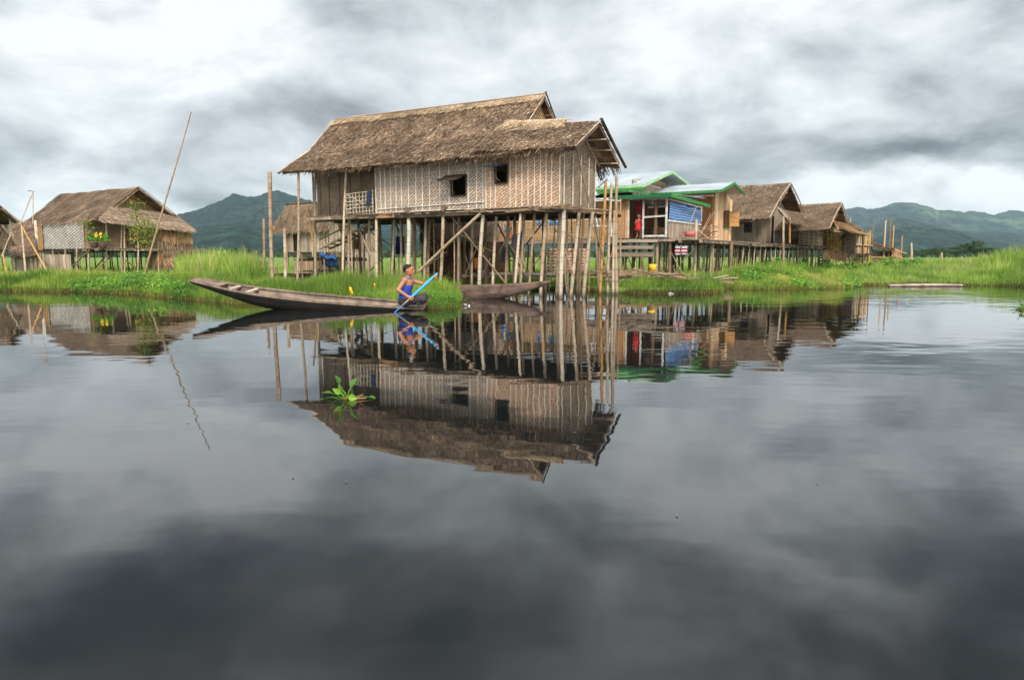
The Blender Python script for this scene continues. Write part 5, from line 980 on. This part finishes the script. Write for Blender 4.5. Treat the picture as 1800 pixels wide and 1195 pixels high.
# ------------------------------------------------------------------ people
def blend(parts, name, mt, parent, vox=.011, smooth=2):
    """tapered capsules and ellipsoids fused into one continuous surface"""
    m = M()
    def ell(c, r, rot=None, n=14):
        b = len(m.v); k = n//2; rings = []
        for i in range(k+1):
            th = math.pi*i/k
            for j in range(n): ph = 2*math.pi*j/n; p = V((r[0]*math.sin(th)*math.cos(ph), r[1]*math.sin(th)*math.sin(ph), r[2]*math.cos(th))); p = rot @ p if rot else p; m.v.append(tuple(V(c)+p))
        for i in range(k):
            for j in range(n): m.face([b+i*n+j, b+(i+1)*n+j, b+(i+1)*n+(j+1) % n, b+i*n+(j+1) % n])
    for p in parts:
        if p[0] == 'e': ell(p[1], p[2], p[3] if len(p) > 3 else None)
        else:
            a, b, r0, r1 = V(p[1]), V(p[2]), p[3], p[4]; n = max(3, int((b-a).length/(min(r0, r1)*.7)))
            for i in range(n+1): t = i/n; r = r0+(r1-r0)*t; ell(a.lerp(b, t), (r, r, r), n=10)
    o = m.build(name, mt, None); o.modifiers.new('r', 'REMESH').mode = 'VOXEL'; o.modifiers['r'].voxel_size = vox; s = o.modifiers.new('s', 'SMOOTH'); s.iterations = smooth; s.factor = .5
    dg = bpy.context.evaluated_depsgraph_get(); me = bpy.data.meshes.new_from_object(o.evaluated_get(dg)); o.modifiers.clear(); o.data = me; me.polygons.foreach_set('use_smooth', np.ones(len(me.polygons), dtype=bool))
    if parent: o.parent = parent; o.matrix_parent_inverse = parent.matrix_world.inverted()
    return o
def skin(name, c):
    m, nt, b = mat(name, .5); n = noise_(nt, 12, pos(nt), 3); L(nt, mixc(nt, 1.0, c, ramp(nt, [(.3, (.85,)*3), (.7, (1.1,)*3)], n).outputs[0], 'MULTIPLY'), b.inputs['Base Color']); b.inputs['Subsurface Weight'].default_value = .1; b.inputs['Subsurface Scale'].default_value = .02; return m
def man():
    o = onY(712, 537, 13.66); T = lambda x, y, z: o+V((x, y, z))
    h = thing('person', T(0, 0, 0), 'man in blue tank top and dark trousers sitting cross-legged, holding a paddle', 'person')
    SK = skin('tanned_skin', (.36, .155, .075)); c = lambda p, q, a, b: ('c', T(*p), T(*q), a, b)
    hc = (.085, -.02, .70)
    P_ = [c((.0, 0, .12), (.02, 0, .3), .125, .115), c((.0, -.05, .3), (.055, -.06, .45), .11, .115), c((.0, .05, .3), (.055, .06, .45), .11, .115), c((.03, -.15, .51), (.07, .15, .51), .062, .062), c((.05, 0, .5), (.075, -.01, .62), .062, .052),
          ('e', T(*hc), (.098, .076, .112)), ('e', T(.12, -.02, .655), (.062, .058, .058)), c((.175, -.02, .725), (.198, -.02, .685), .014, .019), c((.165, -.02, .75), (.17, -.02, .74), .03, .03), c((.165, -.02, .652), (.182, -.02, .65), .022, .018), c((.16, -.02, .605), (.17, -.02, .6), .025, .02),
          ('e', T(.065, -.102, .7), (.022, .012, .034)), ('e', T(.065, .062, .7), (.022, .012, .034)),
          # near (right) arm
          ('e', T(.02, -.185, .5), (.06, .058, .065)), c((.015, -.19, .49), (-.085, -.30, .325), .05, .038), c((-.085, -.30, .325), (.115, -.315, .195), .038, .025), c((.115, -.315, .195), (.15, -.31, .175), .03, .034),
          # far (left) arm
          ('e', T(.09, .18, .5), (.06, .058, .06)), c((.09, .18, .5), (.35, .17, .42), .046, .036), c((.35, .17, .42), (.565, .02, .535), .036, .024), c((.565, .02, .535), (.605, -.0, .555), .028, .03)]
    # paddle line and the five fingers of each hand curled round it
    A, B = V((-.15, -.47, -.12)), V((.655, -.045, .635)); d = (B-A).normalized(); tt = lambda x: A+(B-A)*((x-A.x)/(B.x-A.x))
    for x, sgn in ((.16, 1), (.605, 1)):
        g = tt(x); e1 = d.cross(V((0, -1, 0))).normalized(); e2 = d.cross(e1)
        for k in range(4):
            b = g+d*(-.034+.022*k); ln = (.93, 1.05, 1, .85)[k]; pr = None
            for w in (-1.5, -.7, .1, .9, 1.6*ln):
                q = b+(e1*math.cos(w)+e2*math.sin(w))*.033
                if pr is not None: P_.append(c(pr, q, .0098, .009))
                pr = q
        b = g+d*.05; P_.append(c(g+e1*.03+d*.02, b+e1*.03-e2*.015, .013, .011)); P_.append(c(b+e1*.03-e2*.015, b+e1*.012-e2*.035, .011, .009))
        P_.append(c(g-d*.02+e1*.036, g+d*.02+e1*.036, .024, .024))
    P_ += [c((.33, -.17, .05), (.42, -.13, .04), .035, .028), c((.30, .10, .05), (.22, .0, .04), .035, .03)]      # feet
    body = blend(P_, 'body', SK, h, .0085)
    HR = m_plain('black_hair', (.012, .01, .01), .7); blend([('e', T(.058, -.02, .745), (.09, .08, .08)), ('e', T(.028, -.02, .71), (.058, .074, .065)), c((.115, -.045, .787), (.115, .01, .787), .034, .034)], 'hair', HR, h, .008)
    m = M()
    for y in (-.058, .018): m.tube([T(.166, y-.014, .707), T(.172, y, .71), T(.166, y+.014, .707)], .0045, 6); m.tube([T(.168, y-.02, .73), T(.176, y, .735), T(.168, y+.018, .73)], .004, 5)
    m.tube([T(.182, -.045, .643), T(.192, -.02, .645), T(.182, .005, .643)], .0035, 5); m.build('face_features', HR, body)
    TOP = m_plain('royal_blue_jersey', (.03, .07, .36), .85, .5, 30)
    blend([c((.0, 0, .11), (.02, 0, .3), .142, .13), c((-.0, -.05, .28), (.05, -.055, .40), .121, .118), c((.0, .05, .28), (.05, .055, .40), .121, .118),
           c((.11, -.07, .44), (.10, -.095, .53), .05, .03), c((.10, -.095, .53), (.02, -.095, .555), .03, .03), c((.02, -.095, .555), (-.045, -.07, .45), .03, .05),
           c((.12, .05, .44), (.11, .075, .53), .05, .03), c((.11, .075, .53), (.03, .075, .555), .03, .03), c((.03, .075, .555), (-.04, .06, .45), .03, .05)], 'tank_top', TOP, h, .0095)
    TR = m_plain('dark_grey_trousers', (.055, .045, .052), .9, .55, 22)
    blend([('e', T(.0, 0, .09), (.15, .175, .10)), c((.04, -.10, .09), (.39, -.24, .155), .095, .082), c((.39, -.24, .155), (.33, -.03, .065), .075, .055), c((.30, -.2, .06), (.42, -.2, .1), .05, .05),
           c((.04, .10, .09), (.37, .22, .16), .095, .08), c((.37, .22, .16), (.27, .02, .06), .072, .05), c((.05, 0, .07), (.25, 0, .06), .07, .05)], 'trousers', TR, h, .011)
    # paddle: a top-level thing held by the man
    hp = thing('paddle', o+A, 'paddle with light blue sleeved shaft and blue blade tip, held by the man', 'paddle'); W_ = lambda x: o+tt(x)
    m = M(); m.tube([W_(-.02), W_(.2)], .016, 8); m.build('shaft', BAM, hp, True); m = M(); m.tube([W_(.15), W_(.17), W_(.58), W_(.62), W_(.665)], [.018, .027, .027, .022, .02], 10); m.build('sleeve', m_plain('sky_blue_sleeve', (.04, .35, .6), .4, .35, 30), hp, True)
    m = M(); m.bar(W_(-.17), W_(-.01), .015, .11, V((0, 1, 0))); m.build('blade', m_plain('deep_blue_blade', (.02, .22, .62), .4), hp)
man()
def girl():
    a, _, _ = FF.loc(FF.onb(1124, 415, .25)); o = FF.P(a, .18, 1.77); fw = -BX; sd = AX
    h = thing('person', o, 'small girl in a red dress standing in the doorway of the green-trimmed house', 'person'); T = lambda f, s, z: o+fw*f+sd*s+ZZ*z*.86
    SK = skin('child_skin', (.4, .2, .12)); c = lambda p, q, a, b: ('c', T(*p), T(*q), a, b)
    P_ = [c((0, 0, .5), (0, 0, .72), .08, .08), c((0, -.09, .74), (0, .09, .74), .035, .035), c((0, 0, .74), (0, 0, .82), .03, .03), ('e', T(0, 0, .91), (.075, .075, .088)), c((.07, 0, .9), (.085, 0, .89), .012, .012)]
    for s in (-1, 1):
        P_ += [c((0, s*.055, .5), (.01, s*.06, .25), .05, .036), c((.01, s*.06, .25), (0, s*.06, .04), .034, .022), c((0, s*.06, .03), (.09, s*.065, .02), .022, .02), c((0, s*.115, .73), (.02, s*.15, .56), .03, .024)]
        e = (.02, s*.15, .56); w = (.10, s*.05, .66) if s > 0 else (.06, s*.16, .42); P_ += [c(e, w, .023, .017), ('e', T(*w), (.022, .022, .026))]
        for k in range(5): P_.append(c(w, (w[0]+.03, w[1]+(k-2)*.012, w[2]-.035 if s < 0 else w[2]+.035), .007, .006))
    b = blend(P_, 'body', SK, h, .0095)
    blend([('e', T(-.018, 0, .935), (.08, .08, .08)), ('e', T(-.03, 0, .88), (.06, .07, .08))], 'hair', m_plain('girl_hair', (.012, .01, .01), .7), h, .011)
    m = M(); [m.tube([T(.068, y-.01, .915), T(.074, y+.01, .915)], .007, 5) for y in (-.028, .028)]; m.tube([T(.072, -.018, .865), T(.076, .018, .865)], .005, 5); m.build('face_features', DARK, b)
    m = M(); rings = [(.77, .05, .04), (.74, .115, .07), (.66, .105, .09), (.58, .105, .09), (.45, .14, .12), (.30, .19, .15), (.295, .17, .13)]; n = 20
    for z, rx, ry in rings:
        for k in range(n): t = 2*math.pi*k/n; f = 1+(.06*math.sin(t*7) if z < .5 else 0); m.v.append(tuple(T(ry*math.cos(t)*f, rx*math.sin(t)*f, z)))
    for i in range(len(rings)-1):
        for k in range(n): m.face([i*n+k, i*n+(k+1) % n, (i+1)*n+(k+1) % n, (i+1)*n+k])
    m.build('dress', m_plain('red_dress', (.6, .035, .04), .8), h, True)
girl()
# ------------------------------------------------------------------ floating water hyacinth near the camera
def hyacinth(px, py, lab, s=1.0, seed=3):
    random.seed(seed); o = onZ(px, py, 0.0); h = thing('water_hyacinth', o, lab, 'water plant')
    def leaf(tip, w, ln, base, r, up=V((0, -.5, 1))):
        b = V(base); t = V(tip); mid = b.lerp(t, .5)+V((0, 0, .02*s)); m = M(); m.tube([o+b*s, o+mid*s, o+t*s], [.011*s, .008*s, .005*s], 6, r=r); st = m.build('stalk', HYA, h, True)
        d = (t-mid).normalized(); sd = d.cross(up).normalized(); nn = sd.cross(d).normalized(); m = M(); K = 7; rows = []
        for i in range(K+1):
            u = i/K; ww = w*math.sin(math.pi*min(1, u*.92+.08)**.75)*.5; c = t+d*ln*u-nn*ln*.25*u*u; rows.append([c-sd*ww+nn*ww*.35, c, c+sd*ww+nn*ww*.35])
        for i in range(K):
            for j in range(2): m.poly([o+rows[i][j]*s, o+rows[i][j+1]*s, o+rows[i+1][j+1]*s, o+rows[i+1][j]*s], None, r)
        m.build('leaf', HYA, st, True)
    u = .0042
    leaf((-.045, 0, .145), .055, .075, (-.01, 0, 0), .25, V((.8, -.6, .3))); leaf((-.01, -.02, .085), .05, .07, (.02, 0, 0), .7, V((-.6, -.8, .5))); leaf((.055, .01, .105), .065, .1, (.02, 0, .0), .55, V((-.7, -.7, .3))); leaf((-.03, -.02, .06), .05, .08, (.0, 0, 0), .95, V((.5, -.8, 0)))
    leaf((.045, -.02, .03), .06, .075, (.02, -.01, 0), 1.0, V((-.5, -.8, .3))); leaf((-.115, .0, .055), .05, .09, (-.02, 0, .0), .4, V((0, -.2, 1))); leaf((-.05, .02, .02), .05, .07, (-.01, 0, 0), .35, V((0, -.5, 1))); leaf((.205, .04, .012), .05, .07, (.04, .02, 0), .45, V((0, -.2, 1))); leaf((-.19, .01, .002), .03, .07, (-.03, 0, 0), .1)
    m = M(); m.tube([o+V((-.03, 0, .008))*s, o+V((.06, -.01, .012))*s, o+V((.15, 0, .01))*s, o+V((.19, 0, .012))*s], [.009*s, .011*s, .007*s, .003*s], 6); m.tube([o+V((.1, 0, .01))*s, o+V((.16, .0, .05))*s], [.007*s, .003*s], 6); m.build('runner', m_plain('brown_runner_'+str(px), (.3, .12, .06), .6), h, True)
    random.seed(11)
hyacinth(606, 702, 'floating water hyacinth with bright green leaves alone on the water in the foreground', .88)
hyacinth(1796, 545, 'clump of water hyacinth cut by the right edge of the photo', 1.0, 5)
def yleaf(x, y, D, s, lab):
    o = onY(x, y, D); m = M(); pts = [(-.3, .9), (.25, .7), (.4, 0), (.55, -.6), (.2, -1), (-.1, -.6), (-.35, -.1)]
    for k, (a, b) in enumerate(pts): a2, b2 = pts[(k+1) % 7]; m.poly([o+V((0, -.03, 0)), o+V((a*s, .02, b*s)), o+V((a2*s, .02, b2*s))], None, .5)
    m2 = m; b = o-ZZ*s; m2.tube([b, V((o.x+.02, o.y+.02, .1))], .008, 5, r=.5); tag(m2.build('yellow_leaf', YLEAF, None), lab, 'leaf')
yleaf(616, 511, 14.7, .095, 'larger yellow withered leaf standing in the islet grass'); yleaf(658, 501, 15.6, .05, 'smaller yellow withered leaf deeper in the islet grass')
for x, y, lab in ((50, 508, 'white flowering speck at the left shore'), (821, 538, 'white scrap floating at the tip of the islet'), (1180, 517, 'white scrap at the shore below the washing'), (1521, 500, 'white scrap at the right shore near the old boat')):
    p = onZ(x, y, .0); m = M()
    for _ in range(8): q = p+V((random.uniform(-.05, .05), random.uniform(-.03, .03), random.uniform(0, .035))); m.bar(q, q+V((random.uniform(-.04, .04), .01, random.uniform(0, .03))), .03, .008)
    tag(m.build('litter', WHITE), lab, 'litter')
for x, y in ((515, 838), (608, 846), (1437, 848), (330, 742), (1190, 905), (1010, 760)):
    p = onZ(x, y, .004); m = M(); w = random.uniform(.006, .012)*p.y/3; t = random.random()*3; a = V((math.cos(t), math.sin(t), 0))*w; b = V((-a.y, a.x, 0))*.45
    m.poly([p-a, p-b, p+a, p+b], None, .5); m.poly([p-a+ZZ*.003, p-b+ZZ*.003, p+a+ZZ*.003, p+b+ZZ*.004], None, .5)
    tag(m.build('floating_leaf', m_leaf('pale_dead_leaf', [(0, (.2, .17, .1)), (1, (.3, .26, .17))], .1) if x == 515 else bpy.data.materials['pale_dead_leaf']), 'tiny pale dead leaf floating on the open water', 'leaf', 'tiny dead leaves on the open water')
# ------------------------------------------------------------------ hills, trees
def hill(name, sil, D, depth, mt, lab, base=-5, ny=44, rough=1.0, step=4, seed=0.0):
    xs = np.arange(sil[0][0], sil[-1][0]+1, step); ys = np.interp(xs, [s[0] for s in sil], [s[1] for s in sil]); m = M(); g = []
    for x, y in zip(xs, ys):
        p = onY(x, y, D); dr = V((p.x, p.y, 0)).normalized(); col = []
        for j in range(ny+1):
            t = j/ny; s = (t-.62)/(.62 if t < .62 else .38); r = math.hypot(p.x, p.y)+(t-.62)*depth; f = max(0, 1-abs(s)**1.25) if s < 0 else max(0, 1-s*s)
            q = dr*r; e = depth*.16; nz = noise.ridged_multi_fractal if False else None
            w = noise.noise(V((q.x/e, q.y/e, seed)))*.5+noise.noise(V((q.x/e*2.3, q.y/e*2.3, seed+3)))*.28+noise.noise(V((q.x/e*5, q.y/e*5, seed+7)))*.13
            bmp = (1-abs(w)*2)*.5-.32
            z = (p.z-base)*(f+bmp*.55*rough*min(1, abs(s)*2.2)*(1-abs(s)*.7))+base + noise.noise(V((q.x/(depth*.011), q.y/(depth*.011), 1)))*p.z*.03+noise.noise(V((q.x/(depth*.035), q.y/(depth*.035), 6)))*p.z*.05*(1 if abs(s) > .1 else .3)
            col.append(len(m.v)); m.v.append((q.x, q.y, z))
        g.append(col)
    for i in range(len(g)-1):
        for j in range(ny): m.face([g[i][j], g[i+1][j], g[i+1][j+1], g[i][j+1]])
    tag(m.build(name, mt, None, True), lab, kind='structure')
def m_hill(name, dark, light, sc_, th=.5):
    m, nt, b = mat(name, 1.0); n = noise_(nt, sc_, pos(nt), 7, .6); n2 = noise_(nt, sc_*7, pos(nt), 5)
    f = ramp(nt, [(th-.06, (0,)*3), (th+.08, (1,)*3)], n).outputs[0]; c = mixc(nt, f, dark, light)
    L(nt, mixc(nt, 1.0, c, ramp(nt, [(.4, (.4,)*3), (.6, (1.4,)*3)], n2).outputs[0], 'MULTIPLY'), b.inputs['Base Color']); bump(nt, b, n2, 25, .8); b.inputs['Specular IOR Level'].default_value = 0; return m
HM1 = m_hill('forest_hill', (.011, .024, .021), (.02, .04, .027), .006, .56); HM2 = m_hill('far_hill_meadow', (.016, .034, .032), (.055, .09, .05), .0036, .54)
hill('hills', [(-900, 404), (-400, 396), (0, 396), (60, 390), (200, 392), (290, 386), (313, 378), (350, 369), (382, 356), (407, 343), (417, 342), (429, 346), (452, 346), (471, 338), (485, 336), (510, 342), (548, 354), (600, 368), (680, 378), (800, 388), (950, 396), (1200, 402), (1400, 420), (1500, 440)], 1900, 1100, HM1, 'dark forested hill behind the left houses', step=3)
hill('hills', [(-400, 440), (300, 420), (345, 402), (380, 396), (420, 392), (470, 400), (550, 412), (640, 408), (760, 418), (900, 432)], 1150, 600, HM1, 'low dark forested foothill behind the left reeds', seed=4)
hill('hills', [(1100, 410), (1300, 392), (1420, 376), (1460, 370), (1484, 369), (1509, 364), (1524, 368), (1545, 367), (1569, 358), (1589, 357), (1607, 357), (1631, 364), (1651, 371), (1667, 369), (1696, 373), (1709, 371), (1749, 378), (1773, 371), (1800, 372), (1900, 366), (2100, 380), (2600, 400)], 3000, 1900, HM2, 'far blue-green mountain range with grassy slopes on the right', step=3, seed=9, rough=1.3)
hill('hills', [(1350, 430), (1440, 412), (1500, 400), (1542, 399), (1560, 391), (1582, 385), (1596, 385), (1622, 392), (1644, 398), (1678, 405), (1711, 409), (1733, 408), (1756, 407), (1800, 413), (2000, 425), (2300, 430)], 2000, 900, HM1, 'dark wooded hill in front of the far mountain range', seed=14)
hill('hills', [(1400, 440), (1542, 419), (1570, 405), (1589, 399), (1613, 398), (1656, 402), (1689, 409), (1722, 420), (1800, 432), (2100, 444)], 1400, 500, HM1, 'nearest dark wooded foothill on the right', seed=21)
TRUNK = m_plain('tree_bark', (.07, .05, .035), .9)
def tree(x, yt, D, w, lab, seed, grp='dark trees beyond the reeds on the right'):
    r_ = np.random.default_rng(seed); top = onY(x, yt, D); H = top.z; W = w/1200*D; h = thing('broad_tree', (top.x, D, 0), lab, 'tree', grp)
    m = M(); c = V((top.x, D, 0)); m.tube([c, c+ZZ*H*.3, c+ZZ*H*.6], [H*.045, H*.035, H*.02], 7)
    for k in range(5): t = k*1.3+seed; m.tube([c+ZZ*H*.28, c+V((math.cos(t)*W*.3, math.sin(t)*W*.3, H*.65))], [H*.02, H*.008], 5)
    m.build('trunk', TRUNK, h, True)
    n = 3600; cl = r_.normal(0, 1, (26, 3)); cl /= np.linalg.norm(cl, axis=1)[:, None]; cl = cl*np.array([W*.38, W*.38, H*.3])*r_.uniform(.4, 1, (26, 1))+np.array([c.x, c.y, H*.62]); cl[:, 2] = np.minimum(cl[:, 2], H*.93)
    k = r_.integers(0, 26, n); d = r_.normal(0, 1, (n, 3)); d /= np.linalg.norm(d, axis=1)[:, None]; p = cl[k]+d*np.array([W*.15, W*.15, H*.12])*r_.uniform(.5, 1, (n, 1)); p[:, 2] = np.maximum(p[:, 2], H*.08)
    a = np.cross(d, r_.normal(0, 1, (n, 3))); a /= np.linalg.norm(a, axis=1)[:, None]; b = np.cross(d, a)+d*.3; s = H*.03*r_.uniform(.5, 1.3, (n, 1))
    v = np.stack([p-a*s, p-b*s, p+a*s, p+b*s], 1).reshape(-1, 3); np_mesh('crown', v, np.arange(4*n).reshape(-1, 4), np.clip(r_.random(n)*.6+r_.random(26)[k]*.4, 0, 1), CROWN, h)
for i, (x, yt, D, w, lab) in enumerate(((1650, 434, 240, 56, 'low spreading tree at the left of the dark grove'), (1682, 431, 250, 54, 'mid-height tree at the centre of the dark grove'), (1716, 423, 240, 58, 'tallest rounded tree of the dark grove'), (1742, 433, 235, 36, 'small tree at the right foot of the tallest one'), (1620, 441, 260, 30, 'low bushy tree at the grove edge near the platform'), (1575, 443, 270, 30, 'small bushy tree just behind the fishing platform'), (1772, 447, 260, 40, 'low dark bush tree at the far right'), (1810, 444, 260, 46, 'dark tree cut by the right edge of the photo'))): tree(x, yt, D, w, lab, i+3)
def wood():
    v = []; n = 26000; x = rng.uniform(-700, 2500, n); k = (x/45).astype(int); hh = np.array([noise.noise(V((a*.02, 7, 0)))*.5+.6 for a in x]); D = rng.uniform(300, 380, n); z = rng.random(n)**.7*hh*5.5
    X = (x-CX)/1200*D; p = np.stack([X, D, z], 1); d = rng.normal(0, 1, (n, 3)); d /= np.linalg.norm(d, axis=1)[:, None]; a = np.cross(d, rng.normal(0, 1, (n, 3))); a /= np.linalg.norm(a, axis=1)[:, None]; b = np.cross(d, a); s = rng.uniform(.3, .8, (n, 1))
    tag(np_mesh('distant_wood', np.stack([p-a*s, p-b*s, p+a*s, p+b*s], 1).reshape(-1, 3), np.arange(4*n).reshape(-1, 4), rng.random(n), CROWN), 'low distant belt of dark green trees along the plain', 'wood', kind='stuff')
wood()
def vine(x0, y0, x1, y1, D, n, lab, name='climbing_plant'):
    p, q = onY(x0, y0, D), onY(x1, y1, D); h = thing(name, V((q.x, q.y, 0)), lab, 'plant'); m = M(); pts = [p.lerp(q, t)+V((random.uniform(-.06, .06), 0, 0)) for t in np.linspace(0, 1, 8)]; m.tube(pts, .018, 5); m.build('stem', TRUNK, h, True); m = M()
    for _ in range(n):
        c = p.lerp(q, random.random())+V((random.gauss(0, .22), random.gauss(0, .15), random.gauss(0, .1))); a = V((random.gauss(0, 1), random.gauss(0, 1), random.gauss(0, 1))).normalized()*.05; b = a.cross(V((random.gauss(0, .5), -1, random.gauss(0, .5)))).normalized()*.03; m.poly([c-a, c-b, c+a, c+b])
    m.build('foliage', VINE, h)
vine(237, 352, 243, 425, 30.6, 260, 'thin yellow-green climber on the porch post of the left house'); vine(262, 385, 256, 432, 30.4, 330, 'sparse reddish climber on the porch railing of the left house'); vine(154, 390, 156, 404, 33, 60, 'small green plant hanging at the eave corner of the left house', 'hanging_plant')
# ------------------------------------------------------------------ vegetation
I = lambda a, b: (lambda px, o: np.interp(px, a, b))
isl = lambda px, o: np.interp(px, [410, 470, 540, 600, 700, 760, 800, 812], [.3, .42, .5, .55, .52, .5, .36, .15])*np.clip(.35+o*.8, .4, 1)
blades('islet_grass', (330, 812), (0, 5.5), 62000, isl, GRASS, 'bright green grass covering the islet in front of the large house', wd=.012, dist_pow=1.3)
blades('left_bank_grass', (-160, 440), (0, 9), 80000, lambda px, o: np.interp(px, [-150, 40, 90, 200, 330, 440], [.42, .42, .55, .42, .5, .5])*np.clip(.4+o*.35, .45, 1), GRASS, 'bright green grass of the left bank in front of the left houses', wd=.013, dist_pow=1.3)
blades('tall_reeds', (318, 474), (9, 19), 24000, lambda px, o: np.interp(px, [318, 350, 400, 440, 474], [.8, 1.0, 1.1, .95, .7]), REEDG, 'tall pale green reeds between the left house and the free post', wd=.02, bend=.3, dist_pow=1)
blades('under_house_grass', (800, 1275), (0, 7), 42000, lambda px, o: np.interp(px, [800, 1050, 1120, 1250, 1275], [.38, .33, .42, .48, .3])*np.clip(.5+o*.3, .5, 1), GRASS, 'green grass at the water edge behind the stilts of the large house', wd=.012)
blades('middle_bank_grass', (1255, 1505), (0, 9), 52000, lambda px, o: np.interp(px, [1255, 1290, 1350, 1480, 1505], [.42, .62, .66, .5, .32])*np.clip(.4+o*.3, .45, 1), GRASS, 'lush green grass bank below the far walkway', wd=.014, dist_pow=1.2)
blades('right_bank_grass', (1490, 2050), (0, 13), 90000, lambda px, o: np.interp(px, [1490, 1560, 1640, 1740, 1800], [.44, .58, .58, .68, .85])*np.clip(.45+o*.12, .45, 1), REEDG, 'tall green reeds of the far bank on the right', wd=.017, dist_pow=1.1)
blades('field_grass', (-300, 2150), (8, 75), 110000, lambda px, o: .42+0*o, REEDG, 'pale green marsh grass field behind the banks and under the houses', wd=.018, dist_pow=1.6)
blades('right_tall_reeds', (1700, 2050), (6, 16), 26000, lambda px, o: np.interp(px, [1700, 1760, 1800], [.9, 1.1, 1.2]), REEDG, 'tallest reeds at the far right edge of the bank', wd=.02)
blades('far_reed_tufts', (1500, 1790), (13, 34), 26000, lambda px, o: .75+0*o, REEDG, 'uneven pale reed tufts behind the right bank below the dark trees', wd=.016, clump=1.3)
blades('shore_fringe', (-160, 2050), (-.12, .35), 34000, lambda px, o: .17+0*o, DRYG, 'brown and olive fringe of dead stalks along the waterline', wd=.013, bend=.9, clump=.9, droop=.5)
leaves('islet_weeds', (640, 800), (.05, 1.1), 6500, lambda px, o: .30+0*o, WEED, 'small round-leaved weeds on the islet edge behind the man', .02, nc=90)
leaves('left_bank_weeds', (130, 330), (0.1, 2.2), 7000, lambda px, o: np.interp(px, [130, 220, 260, 330], [.25, .55, .6, .3]), WEED, 'leafy weeds with yellow flecks on the left bank', .035, nc=60)
leaves('middle_bank_weeds', (1275, 1495), (0, 5), 12000, lambda px, o: np.interp(px, [1275, 1330, 1480], [.5, .7, .4])*np.clip(.4+o*.25, .4, 1), WEED, 'broad-leaved weeds on the bank below the far walkway', .045, nc=110)
leaves('distant_shrubs', (1300, 1620), (8, 16), 6000, lambda px, o: .9+0*o, WEED, 'dark green shrubs under the far houses', .07, nc=40)
# ------------------------------------------------------------------ haze
def haze():
    m = bpy.data.materials.new('thin_haze'); m.use_nodes = True; nt = m.node_tree; nt.nodes.clear(); o = N(nt, 'ShaderNodeOutputMaterial'); v = N(nt, 'ShaderNodeVolumePrincipled'); v.inputs['Density'].default_value = .0001; v.inputs['Color'].default_value = (.66, .82, 1, 1); v.inputs['Anisotropy'].default_value = 0.2; L(nt, v.outputs[0], o.inputs['Volume'])
    q = M(); q.box((0, 2300, 121), (5200, 0, 0), (0, 2400, 0), (0, 0, 127)); tag(q.build('haze', m), 'thin pale air over the marsh and hills', 'haze', kind='stuff')
haze()
sc.cycles.max_bounces = 6; sc.cycles.volume_bounces = 1
